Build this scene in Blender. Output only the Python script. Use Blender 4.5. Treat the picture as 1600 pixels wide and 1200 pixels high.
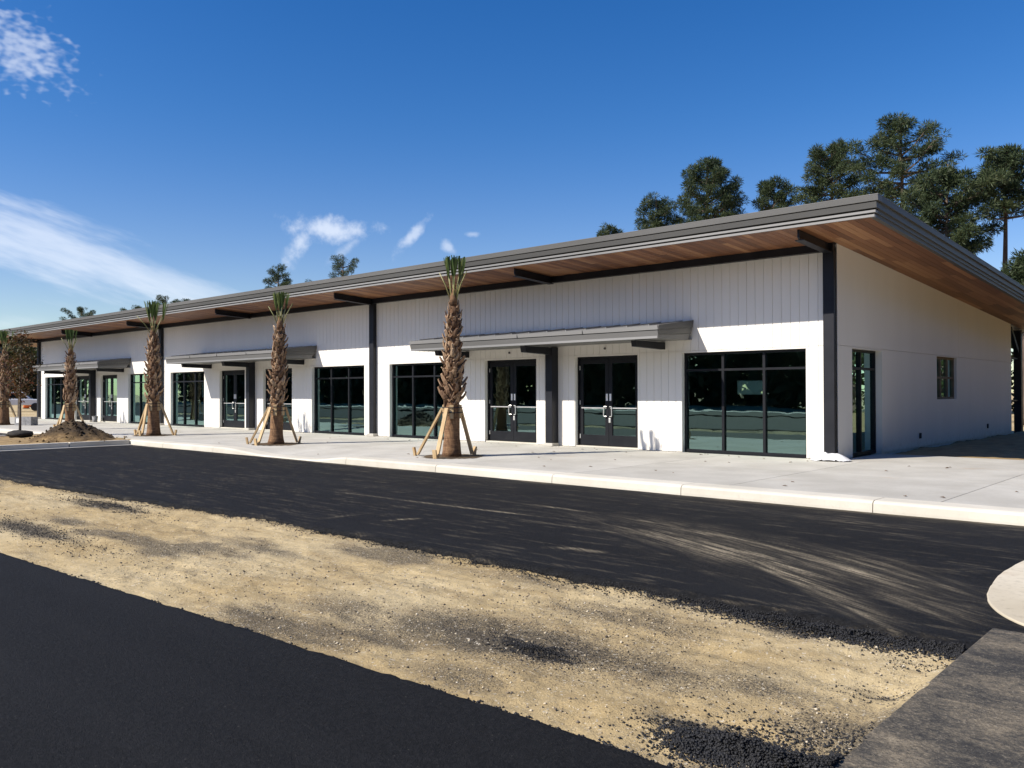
import bpy, math, random
import numpy as np
from mathutils import Vector, Matrix
from math import radians as rad, sin, cos, pi

for o in list(bpy.data.objects): bpy.data.objects.remove(o)
scene = bpy.context.scene
COL = scene.collection

# ------------------------------------------------------------------ camera
YAW, PIT, ROLL = rad(-42.174), rad(0.5503), rad(-0.1743)
CAM = Vector((6.683, -17.418, 1.43))
fwd = Vector((sin(YAW)*cos(PIT), cos(YAW)*cos(PIT), sin(PIT)))
right = Vector((cos(YAW), -sin(YAW), 0)); up = right.cross(fwd)
r2 = right*cos(ROLL) + up*sin(ROLL); u2 = -right*sin(ROLL) + up*cos(ROLL)
cam = bpy.data.objects.new('camera', bpy.data.cameras.new('camera')); COL.objects.link(cam)
cam.matrix_world = Matrix(((r2.x, u2.x, -fwd.x, CAM.x), (r2.y, u2.y, -fwd.y, CAM.y), (r2.z, u2.z, -fwd.z, CAM.z), (0, 0, 0, 1)))
cam.data.sensor_width = 36; cam.data.sensor_fit = 'HORIZONTAL'; cam.data.lens = 36*1314/1600
cam.data.clip_start = 0.05; cam.data.clip_end = 3000
scene.camera = cam
scene.cycles.max_bounces = 6; scene.cycles.diffuse_bounces = 3; scene.cycles.glossy_bounces = 3; scene.cycles.transmission_bounces = 3; scene.cycles.transparent_max_bounces = 6
scene.render.resolution_x = 1024; scene.render.resolution_y = 768

def px_dir(x, y):
    """world direction of a photograph pixel, used once to find where far things stand"""
    return (fwd + r2*((x-800)/1314) - u2*((y-600)/1314)).normalized()

# ------------------------------------------------------------------ light and sky
SUNV = Vector((-0.505, -1.0, 0.93)).normalized()
sun = bpy.data.objects.new('sun', bpy.data.lights.new('sun', 'SUN')); COL.objects.link(sun)
sun.data.energy = 5.0; sun.data.angle = rad(0.53); sun.data.color = (1.0, 0.93, 0.83)
sun.rotation_euler = SUNV.to_track_quat('Z', 'Y').to_euler()
sun.location = (0, 0, 40)
scene.view_settings.view_transform = 'Standard'; scene.view_settings.look = 'None'
scene.view_settings.exposure = 0.47; scene.view_settings.gamma = 1.0
scene.view_settings.use_curve_mapping = False

world = bpy.data.worlds.new('World'); scene.world = world; world.use_nodes = True
wn, wl = world.node_tree.nodes, world.node_tree.links
for n in list(wn): wn.remove(n)

class NT:
    """small node-tree builder"""
    def __init__(s, nt): s.n, s.l = nt.nodes, nt.links
    def add(s, t, **k):
        nd = s.n.new(t)
        ins = k.pop('ins', {})
        for a, b in k.items(): setattr(nd, a, b)
        for a, b in ins.items():
            if isinstance(b, bpy.types.NodeSocket): s.l.new(b, nd.inputs[a])
            else: nd.inputs[a].default_value = b
        return nd
    def math(s, op, a, b=0.0, c=0.0, clamp=False):
        nd = s.add('ShaderNodeMath', operation=op, use_clamp=clamp, ins={0: a, 1: b, 2: c}); return nd.outputs[0]
    def vmath(s, op, a, b=(0, 0, 0)):
        nd = s.add('ShaderNodeVectorMath', operation=op, ins={0: a, 1: b})
        return nd.outputs['Value'] if op in ('DOT_PRODUCT', 'LENGTH') else nd.outputs[0]
    def noise(s, vec, scale, detail=4, rough=.55, dist=0.0, out=0):
        nd = s.add('ShaderNodeTexNoise', ins={'Vector': vec, 'Scale': scale, 'Detail': detail, 'Roughness': rough, 'Distortion': dist})
        return nd.outputs[out]
    def ramp(s, fac, stops):
        nd = s.add('ShaderNodeValToRGB'); s.l.new(fac, nd.inputs[0])
        el = nd.color_ramp.elements
        while len(el) < len(stops): el.new(.5)
        for e, (p, c) in zip(el, stops):
            e.position = p; e.color = c if len(c) == 4 else (*c, 1)
        return nd.outputs[0]
    def smooth(s, v, a, b):
        nd = s.add('ShaderNodeMapRange', interpolation_type='SMOOTHSTEP', ins={'Value': v, 'From Min': a, 'From Max': b})
        return nd.outputs[0]
    def mix(s, fac, a, b, blend='MIX'):
        nd = s.add('ShaderNodeMix', data_type='RGBA', blend_type=blend)
        for i, v in ((0, fac), (6, a), (7, b)):
            if isinstance(v, bpy.types.NodeSocket): s.l.new(v, nd.inputs[i])
            else: nd.inputs[i].default_value = (*v, 1) if isinstance(v, tuple) and len(v) == 3 else v
        return nd.outputs[2]
    def scale(s, vec, sc):
        return s.vmath('MULTIPLY', vec, sc)

w = NT(world.node_tree)
sky = w.add('ShaderNodeTexSky', sky_type='NISHITA', sun_disc=False, sun_elevation=math.asin(SUNV.z),
            sun_rotation=math.atan2(SUNV.x, SUNV.y), altitude=0, air_density=1.0, dust_density=0.25, ozone_density=2.6)
gen = w.add('ShaderNodeTexCoord').outputs['Generated']
def axes(px, py, ang):
    d = px_dir(px, py); ri = d.cross(Vector((0, 0, 1))).normalized(); uu = ri.cross(d); a = rad(ang)
    return d, ri*cos(a) - uu*sin(a), ri*sin(a) + uu*cos(a)
_d, _e1, _e2 = axes(120, 400, 17.5)
_st = w.add('ShaderNodeCombineXYZ', ins={0: w.math('MULTIPLY', w.vmath('DOT_PRODUCT', gen, tuple(_e1)), .30), 1: w.math('MULTIPLY', w.vmath('DOT_PRODUCT', gen, tuple(_e2)), 1.5), 2: 1.3}).outputs[0]
N_STREAK = w.noise(_st, 26, 4, .62)
N_WISP = w.noise(gen, 52, 4, .62)
N_MOTTLE = w.noise(w.scale(gen, (1, 1, 1.7)), 88, 1.5, .5)
def cloud(px, py, ang, hw, hh, n, thr, dens, taper=0.0, soft=.42, curve=0.0):
    """a patch of high cloud centred on one direction of the sky; u runs along it, v across, in radians"""
    d, e1, e2 = axes(px, py, ang)
    un = w.math('MULTIPLY', w.vmath('DOT_PRODUCT', gen, tuple(e1)), 1314/hw); vn = w.math('MULTIPLY', w.vmath('DOT_PRODUCT', gen, tuple(e2)), 1314/hh)
    if curve: vn = w.math('ADD', vn, w.math('MULTIPLY', w.math('MULTIPLY', un, un), curve))
    if taper: vn = w.math('DIVIDE', vn, w.math('MAXIMUM', .15, w.math('SUBTRACT', 1.0, w.math('MULTIPLY', un, taper))))
    rr = w.math('SQRT', w.math('ADD', w.math('MULTIPLY', un, un), w.math('MULTIPLY', vn, vn)))
    m = w.math('SUBTRACT', w.math('ADD', n, .55-thr), w.math('MULTIPLY', rr, .55))
    front = w.math('GREATER_THAN', w.vmath('DOT_PRODUCT', gen, tuple(d)), .2)
    return w.math('MULTIPLY', w.math('MULTIPLY', w.smooth(m, 0.0, soft), front), dens)
masks = [
    cloud(90, 396, 17.5, 380, 56, N_STREAK, .47, .52, taper=.45, soft=.50), cloud(250, 440, 17, 200, 32, N_STREAK, .46, .42, soft=.55),
    cloud(515, 360, 3, 84, 22, N_WISP, .46, .62, curve=-.5, soft=.62), cloud(468, 382, -60, 46, 16, N_WISP, .46, .55, soft=.62), cloud(545, 385, -40, 40, 10, N_WISP, .50, .3, soft=.6),
    cloud(642, 370, -48, 42, 11, N_WISP, .48, .50, soft=.6), cloud(700, 386, 40, 15, 9, N_WISP, .46, .4, soft=.6), cloud(738, 366, 0, 14, 5, N_WISP, .48, .3, soft=.6),
    cloud(25, 75, 25, 105, 62, N_MOTTLE, .64, .42, soft=.46), cloud(15, 505, 0, 60, 16, N_STREAK, .5, .3, soft=.7),
]
tot = masks[0]
for m in masks[1:]: tot = w.math('MAXIMUM', tot, m)
_z = w.smooth(w.add('ShaderNodeSeparateXYZ', ins={0: gen}).outputs[2], 0.0, .32)
hs = w.add('ShaderNodeHueSaturation', ins={'Hue': w.math('SUBTRACT', .524, w.math('MULTIPLY', _z, .012)), 'Saturation': w.math('ADD', 1.24, w.math('MULTIPLY', _z, .16)), 'Value': 1.0, 'Color': sky.outputs[0]})
cm = w.mix(tot, hs.outputs[0], (7.6, 8.0, 8.7))
bg = w.add('ShaderNodeBackground', ins={'Strength': 0.097}); wl.new(cm, bg.inputs[0])
wo = w.add('ShaderNodeOutputWorld'); wl.new(bg.outputs[0], wo.inputs[0])

# ------------------------------------------------------------------ helpers
rng = np.random.default_rng(11)
random.seed(5)
def tag(o, label=None, cat=None, group=None, kind=None):
    if label: o['label'] = label
    if cat: o['category'] = cat
    if group: o['group'] = group
    if kind: o['kind'] = kind
    return o
def link(o, parent=None):
    COL.objects.link(o)
    if parent is not None: o.parent = parent
    return o
def empty(name, loc=(0, 0, 0), rz=0.0):
    o = bpy.data.objects.new(name, None); o.location = loc; o.rotation_euler = (0, 0, rz); o.empty_display_size = .2
    return link(o)
def np_mesh(name, V, F, mat=None, smooth=False):
    V = np.asarray(V, np.float32); F = np.asarray(F, np.int32)
    me = bpy.data.meshes.new(name); me.vertices.add(len(V)); me.vertices.foreach_set('co', V.ravel())
    k = F.shape[1]; me.loops.add(F.size); me.loops.foreach_set('vertex_index', F.ravel())
    me.polygons.add(len(F)); me.polygons.foreach_set('loop_start', np.arange(0, F.size, k, dtype=np.int32))
    if smooth: me.polygons.foreach_set('use_smooth', np.ones(len(F), bool))
    me.update(calc_edges=True)
    if mat: me.materials.append(mat)
    return me
def np_obj(name, V, F, mat, parent=None, smooth=False):
    return link(bpy.data.objects.new(name, np_mesh(name, V, F, mat, smooth)), parent)
def attr(me, name, vals):
    a = me.attributes.new(name, 'FLOAT', 'POINT'); a.data.foreach_set('value', np.asarray(vals, np.float32).ravel())
class MB:
    """collects shapes and links them as ONE mesh object"""
    def __init__(s): s.v, s.f = [], []
    def poly(s, vs, fs):
        b = len(s.v); s.v += [tuple(p) for p in vs]; s.f += [tuple(b+i for i in f) for f in fs]; return s
    def box(s, x0, x1, y0, y1, z0, z1):
        if x1 < x0: x0, x1 = x1, x0
        if y1 < y0: y0, y1 = y1, y0
        if z1 < z0: z0, z1 = z1, z0
        return s.poly([(x0, y0, z0), (x1, y0, z0), (x1, y1, z0), (x0, y1, z0), (x0, y0, z1), (x1, y0, z1), (x1, y1, z1), (x0, y1, z1)],
                      [(0, 3, 2, 1), (4, 5, 6, 7), (0, 1, 5, 4), (1, 2, 6, 5), (2, 3, 7, 6), (3, 0, 4, 7)])
    def prism(s, pts, axis, a, b):
        """polygon extruded along an axis; pts are 2-D in the other two axes (kept in x,y,z order)"""
        def P(p, t): return (t, p[0], p[1]) if axis == 'x' else (p[0], t, p[1]) if axis == 'y' else (p[0], p[1], t)
        n = len(pts); vs = [P(p, a) for p in pts] + [P(p, b) for p in pts]
        fs = [tuple(range(n))[::-1], tuple(range(n, 2*n))] + [(i, (i+1) % n, n+(i+1) % n, n+i) for i in range(n)]
        return s.poly(vs, fs)
    def bar(s, p0, p1, wx, wy, up=(0, 0, 1)):
        """rectangular bar from p0 to p1"""
        p0, p1 = Vector(p0), Vector(p1); d = (p1-p0).normalized(); u = Vector(up)
        if abs(d.dot(u)) > .98: u = Vector((0, 1, 0))
        a = d.cross(u).normalized(); b = a.cross(d)
        vs = [p + a*sx*wx/2 + b*sy*wy/2 for p in (p0, p1) for sx, sy in ((-1, -1), (1, -1), (1, 1), (-1, 1))]
        return s.poly(vs, [(0, 3, 2, 1), (4, 5, 6, 7), (0, 1, 5, 4), (1, 2, 6, 5), (2, 3, 7, 6), (3, 0, 4, 7)])
    def tube(s, pts, rads, n=8, cap=True):
        pts = [Vector(p) for p in pts]; b = len(s.v); prev = None
        for i, p in enumerate(pts):
            d = (pts[min(i+1, len(pts)-1)] - pts[max(i-1, 0)]).normalized()
            if prev is None:
                prev = Vector((1, 0, 0)) if abs(d.x) < .9 else Vector((0, 1, 0))
            a = (prev - d*prev.dot(d)).normalized(); c = d.cross(a); prev = a
            for k in range(n):
                t = 2*pi*k/n; s.v.append(tuple(p + (a*cos(t) + c*sin(t))*rads[i]))
        for i in range(len(pts)-1):
            for k in range(n):
                s.f.append((b+i*n+k, b+i*n+(k+1) % n, b+(i+1)*n+(k+1) % n, b+(i+1)*n+k))
        if cap:
            s.f.append(tuple(b+k for k in range(n))[::-1]); s.f.append(tuple(b+(len(pts)-1)*n+k for k in range(n)))
        return s
    def mesh(s, name, mat, smooth=False):
        me = bpy.data.meshes.new(name); me.from_pydata(s.v, [], s.f); me.update()
        if mat: me.materials.append(mat)
        if smooth: me.polygons.foreach_set('use_smooth', np.ones(len(me.polygons), bool))
        return me
    def build(s, name, mat, parent=None, smooth=False, bevel=0):
        o = bpy.data.objects.new(name, s.mesh(name, mat, smooth))
        if bevel:
            m = o.modifiers.new('bevel', 'BEVEL'); m.width = bevel; m.segments = 2; m.limit_method = 'ANGLE'
        return link(o, parent)
def share(name, me, parent=None, loc=None, rot=None, scl=None):
    o = bpy.data.objects.new(name, me)
    if loc is not None: o.location = loc
    if rot is not None: o.rotation_euler = rot
    if scl is not None: o.scale = scl
    return link(o, parent)
_perm = rng.random((256, 256))
def vnoise(x, y):
    x = np.asarray(x, float); y = np.asarray(y, float)
    xi = np.floor(x).astype(int); yi = np.floor(y).astype(int); fx = x-xi; fy = y-yi
    fx = fx*fx*(3-2*fx); fy = fy*fy*(3-2*fy)
    g = lambda a, b: _perm[a % 256, b % 256]
    return (g(xi, yi)*(1-fx)+g(xi+1, yi)*fx)*(1-fy)+(g(xi, yi+1)*(1-fx)+g(xi+1, yi+1)*fx)*fy
def fbm(x, y, o=4):
    t = 0; a = .5; s = 0
    for i in range(o): t = t+a*vnoise(x*2**i+17*i, y*2**i+31*i); s += a; a *= .5
    return t/s

# ------------------------------------------------------------------ materials
def new_mat(name):
    m = bpy.data.materials.new(name); m.use_nodes = True; t = NT(m.node_tree)
    b = [n for n in m.node_tree.nodes if n.type == 'BSDF_PRINCIPLED'][0]
    return m, t, b
def obj_co(t): return t.add('ShaderNodeTexCoord').outputs['Object']
def pos_co(t): return t.add('ShaderNodeNewGeometry').outputs['Position']
def bump(t, b, h, strength=.3, dist=.01):
    nd = t.add('ShaderNodeBump', ins={'Strength': strength, 'Distance': dist}); t.l.new(h, nd.inputs['Height']); t.l.new(nd.outputs[0], b.inputs['Normal'])
def simple(name, c1, c2, scale=3.0, rough=.6, metal=0.0, bs=0.0, bscale=60, spec=.5, stretch=(1, 1, 1), detail=5):
    m, t, b = new_mat(name); co = pos_co(t); cs = t.scale(co, stretch)
    n = t.noise(cs, scale, detail)
    t.l.new(t.mix(t.smooth(n, .3, .7), c1, c2), b.inputs['Base Color'])
    b.inputs['Roughness'].default_value = rough; b.inputs['Metallic'].default_value = metal; b.inputs['Specular IOR Level'].default_value = spec
    if bs: bump(t, b, t.noise(cs, bscale, 3), bs, .01)
    return m
M = {}
def white_paint(name, c):
    m, t, b = new_mat(name); co = pos_co(t)
    n = t.noise(t.scale(co, (1, 1, .25)), 1.1, 5); n2 = t.noise(co, 40, 3)
    c1 = tuple(x*.965 for x in c)
    col = t.mix(t.smooth(n, .35, .7), c1, c)
    z = t.add('ShaderNodeSeparateXYZ', ins={0: co}).outputs[2]
    splash = t.math('MULTIPLY', t.smooth(z, .38, .0), t.smooth(t.noise(co, 6, 5), .42, .68))
    col = t.mix(t.math('MULTIPLY', splash, .38), col, (.50, .44, .36))
    t.l.new(col, b.inputs['Base Color']); b.inputs['Roughness'].default_value = .55; b.inputs['Specular IOR Level'].default_value = .3
    bump(t, b, n2, .06, .004); return m
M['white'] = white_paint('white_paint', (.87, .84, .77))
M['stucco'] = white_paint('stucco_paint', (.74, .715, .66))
M['black_steel'] = simple('black_steel', (.010, .011, .015), (.016, .017, .022), 2.0, .45, spec=.3)
M['grey_metal'] = simple('grey_metal', (.125, .124, .119), (.165, .163, .157), .8, .5, .0, 0, stretch=(.15, 1, 1))
M['light_metal'] = simple('light_metal', (.20, .198, .192), (.26, .257, .25), .8, .45, .0, 0, stretch=(.15, 1, 1))
M['dark_gap'] = simple('dark_gap', (.015, .015, .016), (.02, .02, .02), 2, .8)
M['frame'] = simple('dark_bronze_frame', (.006, .007, .010), (.010, .011, .014), 3, .5, spec=.25)
M['chrome'] = simple('brushed_chrome', (.7, .7, .68), (.8, .8, .78), 20, .3, .6)
M['paper'] = simple('paper', (.86, .86, .82), (.9, .9, .87), 5, .7)
M['lumber'] = simple('lumber', (.46, .31, .15), (.58, .43, .24), 2.5, .75, 0, .15, 40, stretch=(5, 5, .6))
M['soil'] = simple('dark_soil', (.05, .033, .016), (.13, .085, .04), 5, .95, 0, .6, 18)
M['sandy_soil'] = simple('sandy_soil', (.22, .145, .06), (.36, .25, .115), 3, .95, 0, .5, 22)
M['interior'] = simple('interior_grey', (.20, .20, .195), (.28, .28, .27), 1.2, .9)
M['int_floor'] = simple('interior_floor', (.22, .22, .21), (.30, .30, .29), 1.0, .7)
M['plastic'] = simple('white_plastic', (.72, .73, .75), (.8, .8, .8), 6, .35, 0, .3, 25)
M['black_cloth'] = simple('black_burlap', (.014, .012, .010), (.03, .026, .02), 9, .9, 0, .5, 40)
M['grey_block'] = simple('grey_block', (.20, .20, .205), (.30, .30, .30), 9, .85, 0, .3, 60)
M['orange'] = simple('orange_plastic', (.75, .13, .02), (.8, .17, .03), 3, .5)
M['car_white'] = simple('car_paint_white', (.72, .73, .74), (.76, .77, .78), 2, .2)
M['tyre'] = simple('tyre_rubber', (.012, .012, .012), (.02, .02, .02), 9, .8)
M['dark_glass'] = simple('car_glass', (.01, .012, .014), (.014, .016, .018), 2, .06)
M['bark_pine'] = simple('pine_bark', (.085, .058, .044), (.16, .115, .088), 4, .9, 0, .4, 14, stretch=(3, 3, .6))
M['bark_grey'] = simple('grey_bark', (.10, .08, .06), (.18, .15, .12), 8, .9)
M['fallen'] = simple('fallen_leaf', (.10, .05, .02), (.2, .11, .04), 8, .8)

def leafy(name, stops, trans=.25, rough=.55):
    m, t, b = new_mat(name)
    rnd = t.add('ShaderNodeNewGeometry').outputs['Random Per Island']
    co = pos_co(t); big = t.noise(co, .55, 3)
    f = t.math('ADD', t.math('MULTIPLY', rnd, .6), t.math('MULTIPLY', t.smooth(big, .3, .7), .4))
    c = t.ramp(f, stops); t.l.new(c, b.inputs['Base Color']); b.inputs['Roughness'].default_value = rough; b.inputs['Specular IOR Level'].default_value = .25
    tr = t.add('ShaderNodeBsdfTranslucent'); t.l.new(c, tr.inputs[0])
    mx = t.add('ShaderNodeMixShader', ins={0: trans}); t.l.new(b.outputs[0], mx.inputs[1]); t.l.new(tr.outputs[0], mx.inputs[2])
    out = [n for n in t.n if n.type == 'OUTPUT_MATERIAL'][0]; t.l.new(mx.outputs[0], out.inputs[0]); return m
M['needles'] = leafy('pine_needles', [(0, (.024, .038, .018)), (.5, (.055, .078, .034)), (.85, (.095, .118, .052)), (1, (.15, .15, .075))])
M['wood_mass'] = leafy('woodland_leaves', [(0, (.018, .028, .010)), (.6, (.045, .058, .020)), (1, (.10, .085, .035))])
M['red_leaf'] = leafy('autumn_leaves', [(0, (.05, .05, .016)), (.45, (.10, .07, .022)), (.75, (.17, .06, .028)), (1, (.24, .07, .04))], .3)
M['palm_leaf'] = leafy('palm_leaf', [(0, (.03, .06, .018)), (.5, (.08, .125, .034)), (1, (.22, .23, .075))], .25)
M['petiole'] = simple('palm_petiole', (.17, .19, .055), (.34, .30, .13), 4, .5)

def mat_planks():
    m, t, b = new_mat('cedar_soffit'); co = pos_co(t)
    s = t.add('ShaderNodeSeparateXYZ', ins={0: co})
    ix = t.math('FLOOR', t.math('DIVIDE', s.outputs[0], .14))
    off = t.math('MULTIPLY', t.add('ShaderNodeTexWhiteNoise', noise_dimensions='1D', ins={'W': ix}).outputs[0], 3.1)
    iy = t.math('FLOOR', t.math('DIVIDE', t.math('ADD', s.outputs[1], off), 2.6))
    wn_ = t.add('ShaderNodeTexWhiteNoise', noise_dimensions='2D', ins={'Vector': t.add('ShaderNodeCombineXYZ', ins={0: ix, 1: iy}).outputs[0]}).outputs[0]
    grain = t.noise(t.scale(co, (30, 1.2, 30)), 1.5, 5)
    f = t.math('ADD', t.math('MULTIPLY', wn_, .72), t.math('MULTIPLY', grain, .28))
    c = t.ramp(f, [(.1, (.13, .052, .023)), (.45, (.22, .092, .040)), (.7, (.32, .148, .068)), (.95, (.45, .24, .115))])
    t.l.new(c, b.inputs['Base Color']); b.inputs['Roughness'].default_value = .5
    bump(t, b, grain, .1, .003); return m
M['planks'] = mat_planks()

def mat_glass():
    m, t, b = new_mat('tinted_glass'); t.n.remove(b)
    out = [n for n in t.n if n.type == 'OUTPUT_MATERIAL'][0]
    fr = t.add('ShaderNodeFresnel', ins={'IOR': 1.9})
    tr = t.add('ShaderNodeBsdfTransparent', ins={'Color': (.66, .87, .79, 1)})
    gl = t.add('ShaderNodeBsdfGlossy', ins={'Color': (.60, .95, .92, 1), 'Roughness': .008})
    n = t.noise(t.scale(pos_co(t), (.8, .8, 1.6)), 1.3, 2)
    bp = t.add('ShaderNodeBump', ins={'Strength': .045, 'Distance': .02}); t.l.new(n, bp.inputs['Height']); t.l.new(bp.outputs[0], gl.inputs['Normal'])
    mx = t.add('ShaderNodeMixShader'); t.l.new(t.math('MULTIPLY', fr.outputs[0], 2.7, clamp=True), mx.inputs[0])
    t.l.new(tr.outputs[0], mx.inputs[1]); t.l.new(gl.outputs[0], mx.inputs[2]); t.l.new(mx.outputs[0], out.inputs[0]); return m
M['glass'] = mat_glass()

def mat_concrete(name, c1, c2, stain=.35, rnd=.1, streak=False):
    m, t, b = new_mat(name); co = pos_co(t)
    n = t.noise(co, .9, 6); n2 = t.noise(co, 14, 5, .7); n3 = t.noise(co, 160, 2)
    col = t.mix(t.smooth(n, .3, .72), c1, c2)
    col = t.mix(t.math('MULTIPLY', t.smooth(n2, .5, .8), stain), col, tuple(x*.6 for x in c1))
    col = t.mix(t.math('MULTIPLY', t.smooth(n3, .55, .8), .16), col, tuple(x*.5 for x in c1))
    rn = t.add('ShaderNodeObjectInfo').outputs['Random']
    v = t.math('ADD', 1-rnd/2, t.math('MULTIPLY', rn, rnd))
    hv = t.add('ShaderNodeHueSaturation', ins={'Color': col, 'Value': v}); col = hv.outputs[0]
    # rusty clay smears tracked in from the site
    rs = t.math('MULTIPLY', t.smooth(t.noise(t.scale(co, (1, 1.6, 1)), .55, 6, .65), .60, .76), .35)
    col = t.mix(rs, col, (.42, .27, .15))
    t.l.new(col, b.inputs['Base Color']); b.inputs['Roughness'].default_value = .85
    bump(t, b, n3, .15, .003); return m
M['concrete'] = mat_concrete('sidewalk_concrete', (.42, .40, .35), (.52, .50, .445))
M['kerb'] = mat_concrete('kerb_concrete', (.55, .515, .43), (.66, .62, .53), .25)
M['apron'] = mat_concrete('apron_concrete', (.47, .41, .30), (.63, .57, .45), .8)

def mat_gutter():
    m, t, b = new_mat('stained_concrete'); co = pos_co(t)
    st = t.noise(t.scale(co, (.8, 1.5, 1)), 3.6, 8, .78, 1.2); big = t.noise(co, 1.0, 5, .6, .8); fine = t.noise(co, 30, 6, .85); sp = t.noise(co, 60, 3, .8)
    f = t.math('ADD', t.math('MULTIPLY', st, .38), t.math('ADD', t.math('MULTIPLY', big, .34), t.math('MULTIPLY', fine, .34)))
    c = t.ramp(f, [(.40, (.016, .016, .016)), (.48, (.05, .046, .040)), (.53, (.11, .095, .072)), (.58, (.20, .165, .115)), (.68, (.42, .35, .24))])
    c = t.mix(t.math('MULTIPLY', t.smooth(sp, .56, .70), .55), c, (.34, .30, .23))
    c = t.mix(t.math('MULTIPLY', t.smooth(t.noise(co, 42, 4, .8), .56, .66), .7), c, (.012, .012, .012))
    t.l.new(c, b.inputs['Base Color']); b.inputs['Roughness'].default_value = .9; bump(t, b, t.math('ADD', fine, sp), .9, .012); return m
M['gutter'] = mat_gutter()

def mat_asphalt(name, base, dustc):
    m, t, b = new_mat(name); co = pos_co(t)
    fine = t.noise(co, 150, 3, .8); mid = t.noise(co, 48, 4, .75); big = t.noise(co, .5, 5)
    d1 = tuple(x*.35 for x in base); d2 = tuple(x*2.6 for x in base)
    col = t.mix(t.smooth(t.math('ADD', t.math('MULTIPLY', fine, .5), t.math('MULTIPLY', mid, .5)), .40, .66), d1, d2)
    lane = t.noise(t.scale(co, (.12, 1.6, 1)), 1.2, 5, .6)        # faint roller lanes
    col = t.mix(t.math('MULTIPLY', t.smooth(lane, .42, .68), .22), col, tuple(x*3.0 for x in base))
    at = t.add('ShaderNodeAttribute', attribute_name='dust').outputs['Fac']
    g0, g1 = gnd0(1300, 905), gnd0(1050, 833); dv = (g1-g0).normalized()
    al = t.vmath('DOT_PRODUCT', co, (dv.x, dv.y, 0)); cr = t.vmath('DOT_PRODUCT', co, (-dv.y, dv.x, 0))
    stv = t.add('ShaderNodeCombineXYZ', ins={0: t.math('MULTIPLY', al, 1.6), 1: t.math('MULTIPLY', cr, 34.0)}).outputs[0]
    stk = t.smooth(t.noise(stv, 1.0, 5, .7), .38, .62); brk = t.smooth(t.noise(co, 60, 4, .8), .34, .66)
    dm = t.math('MULTIPLY', t.math('MULTIPLY', at, 2.1), t.math('MULTIPLY', t.math('ADD', .12, t.math('MULTIPLY', stk, .95)), t.math('ADD', .30, t.math('MULTIPLY', brk, .85))), clamp=True)
    col = t.mix(dm, col, dustc)
    sp = t.smooth(t.noise(co, 70, 2), .70, .75)
    col = t.mix(t.math('MULTIPLY', sp, .40), col, (.16, .15, .13))
    t.l.new(col, b.inputs['Base Color']); b.inputs['Roughness'].default_value = .8; b.inputs['Specular IOR Level'].default_value = .2
    h = t.math('ADD', t.math('MULTIPLY', fine, .6), t.math('MULTIPLY', mid, 1.0)); bump(t, b, h, .9, .012); return m
def gnd0(x, y):
    d = px_dir(x, y); return CAM + d*((-.15-CAM.z)/d.z)
M['asphalt'] = mat_asphalt('fresh_asphalt', (.0066, .0066, .0070), (.38, .32, .22))
M['crumb'] = simple('asphalt_crumbs', (.008, .008, .009), (.018, .018, .019), 30, .7)

def mat_sand():
    m, t, b = new_mat('compacted_sand'); co = pos_co(t)
    big = t.noise(co, .45, 6, .6); mid = t.noise(t.scale(co, (.6, 1.5, 1)), 2.8, 6, .65); fine = t.noise(co, 70, 4, .75); grit = t.noise(co, 130, 2, .6)
    col = t.mix(t.smooth(big, .35, .68), (.46, .345, .175), (.58, .465, .27))
    col = t.mix(t.math('MULTIPLY', t.smooth(mid, .45, .72), .7), col, (.29, .21, .105))
    col = t.mix(t.math('MULTIPLY', t.smooth(t.noise(co, 9, 5, .7), .56, .76), .55), col, (.66, .56, .38))
    at = t.add('ShaderNodeAttribute', attribute_name='stain').outputs['Fac']
    col = t.mix(t.math('MULTIPLY', t.smooth(at, .08, .75), .52), col, (.19, .16, .115))
    sp = t.math('SUBTRACT', t.math('ADD', t.math('MULTIPLY', grit, .55), t.math('MULTIPLY', fine, .45)), .5)
    k = t.smooth(t.math('ADD', t.math('MULTIPLY', at, .80), t.math('MULTIPLY', sp, 1.9)), .26, .52)
    col = t.mix(t.math('MULTIPLY', k, .88), col, (.05, .046, .04))
    g2 = t.noise(co, 34, 4, .8); patch = t.math('ADD', .25, t.math('MULTIPLY', t.smooth(t.noise(co, .8, 4, .6), .36, .60), .75))
    k2 = t.math('MULTIPLY', t.smooth(g2, .52, .62), patch); col = t.mix(t.math('MULTIPLY', k2, .72), col, (.12, .10, .075))
    k3 = t.smooth(t.noise(co, 40, 3, .7), .60, .68); col = t.mix(t.math('MULTIPLY', k3, .75), col, (.70, .64, .52))
    t.l.new(col, b.inputs['Base Color']); b.inputs['Roughness'].default_value = .95; b.inputs['Specular IOR Level'].default_value = .15
    bump(t, b, t.math('ADD', fine, t.math('MULTIPLY', mid, 1.2)), .7, .02); return m
M['sand'] = mat_sand()

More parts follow.
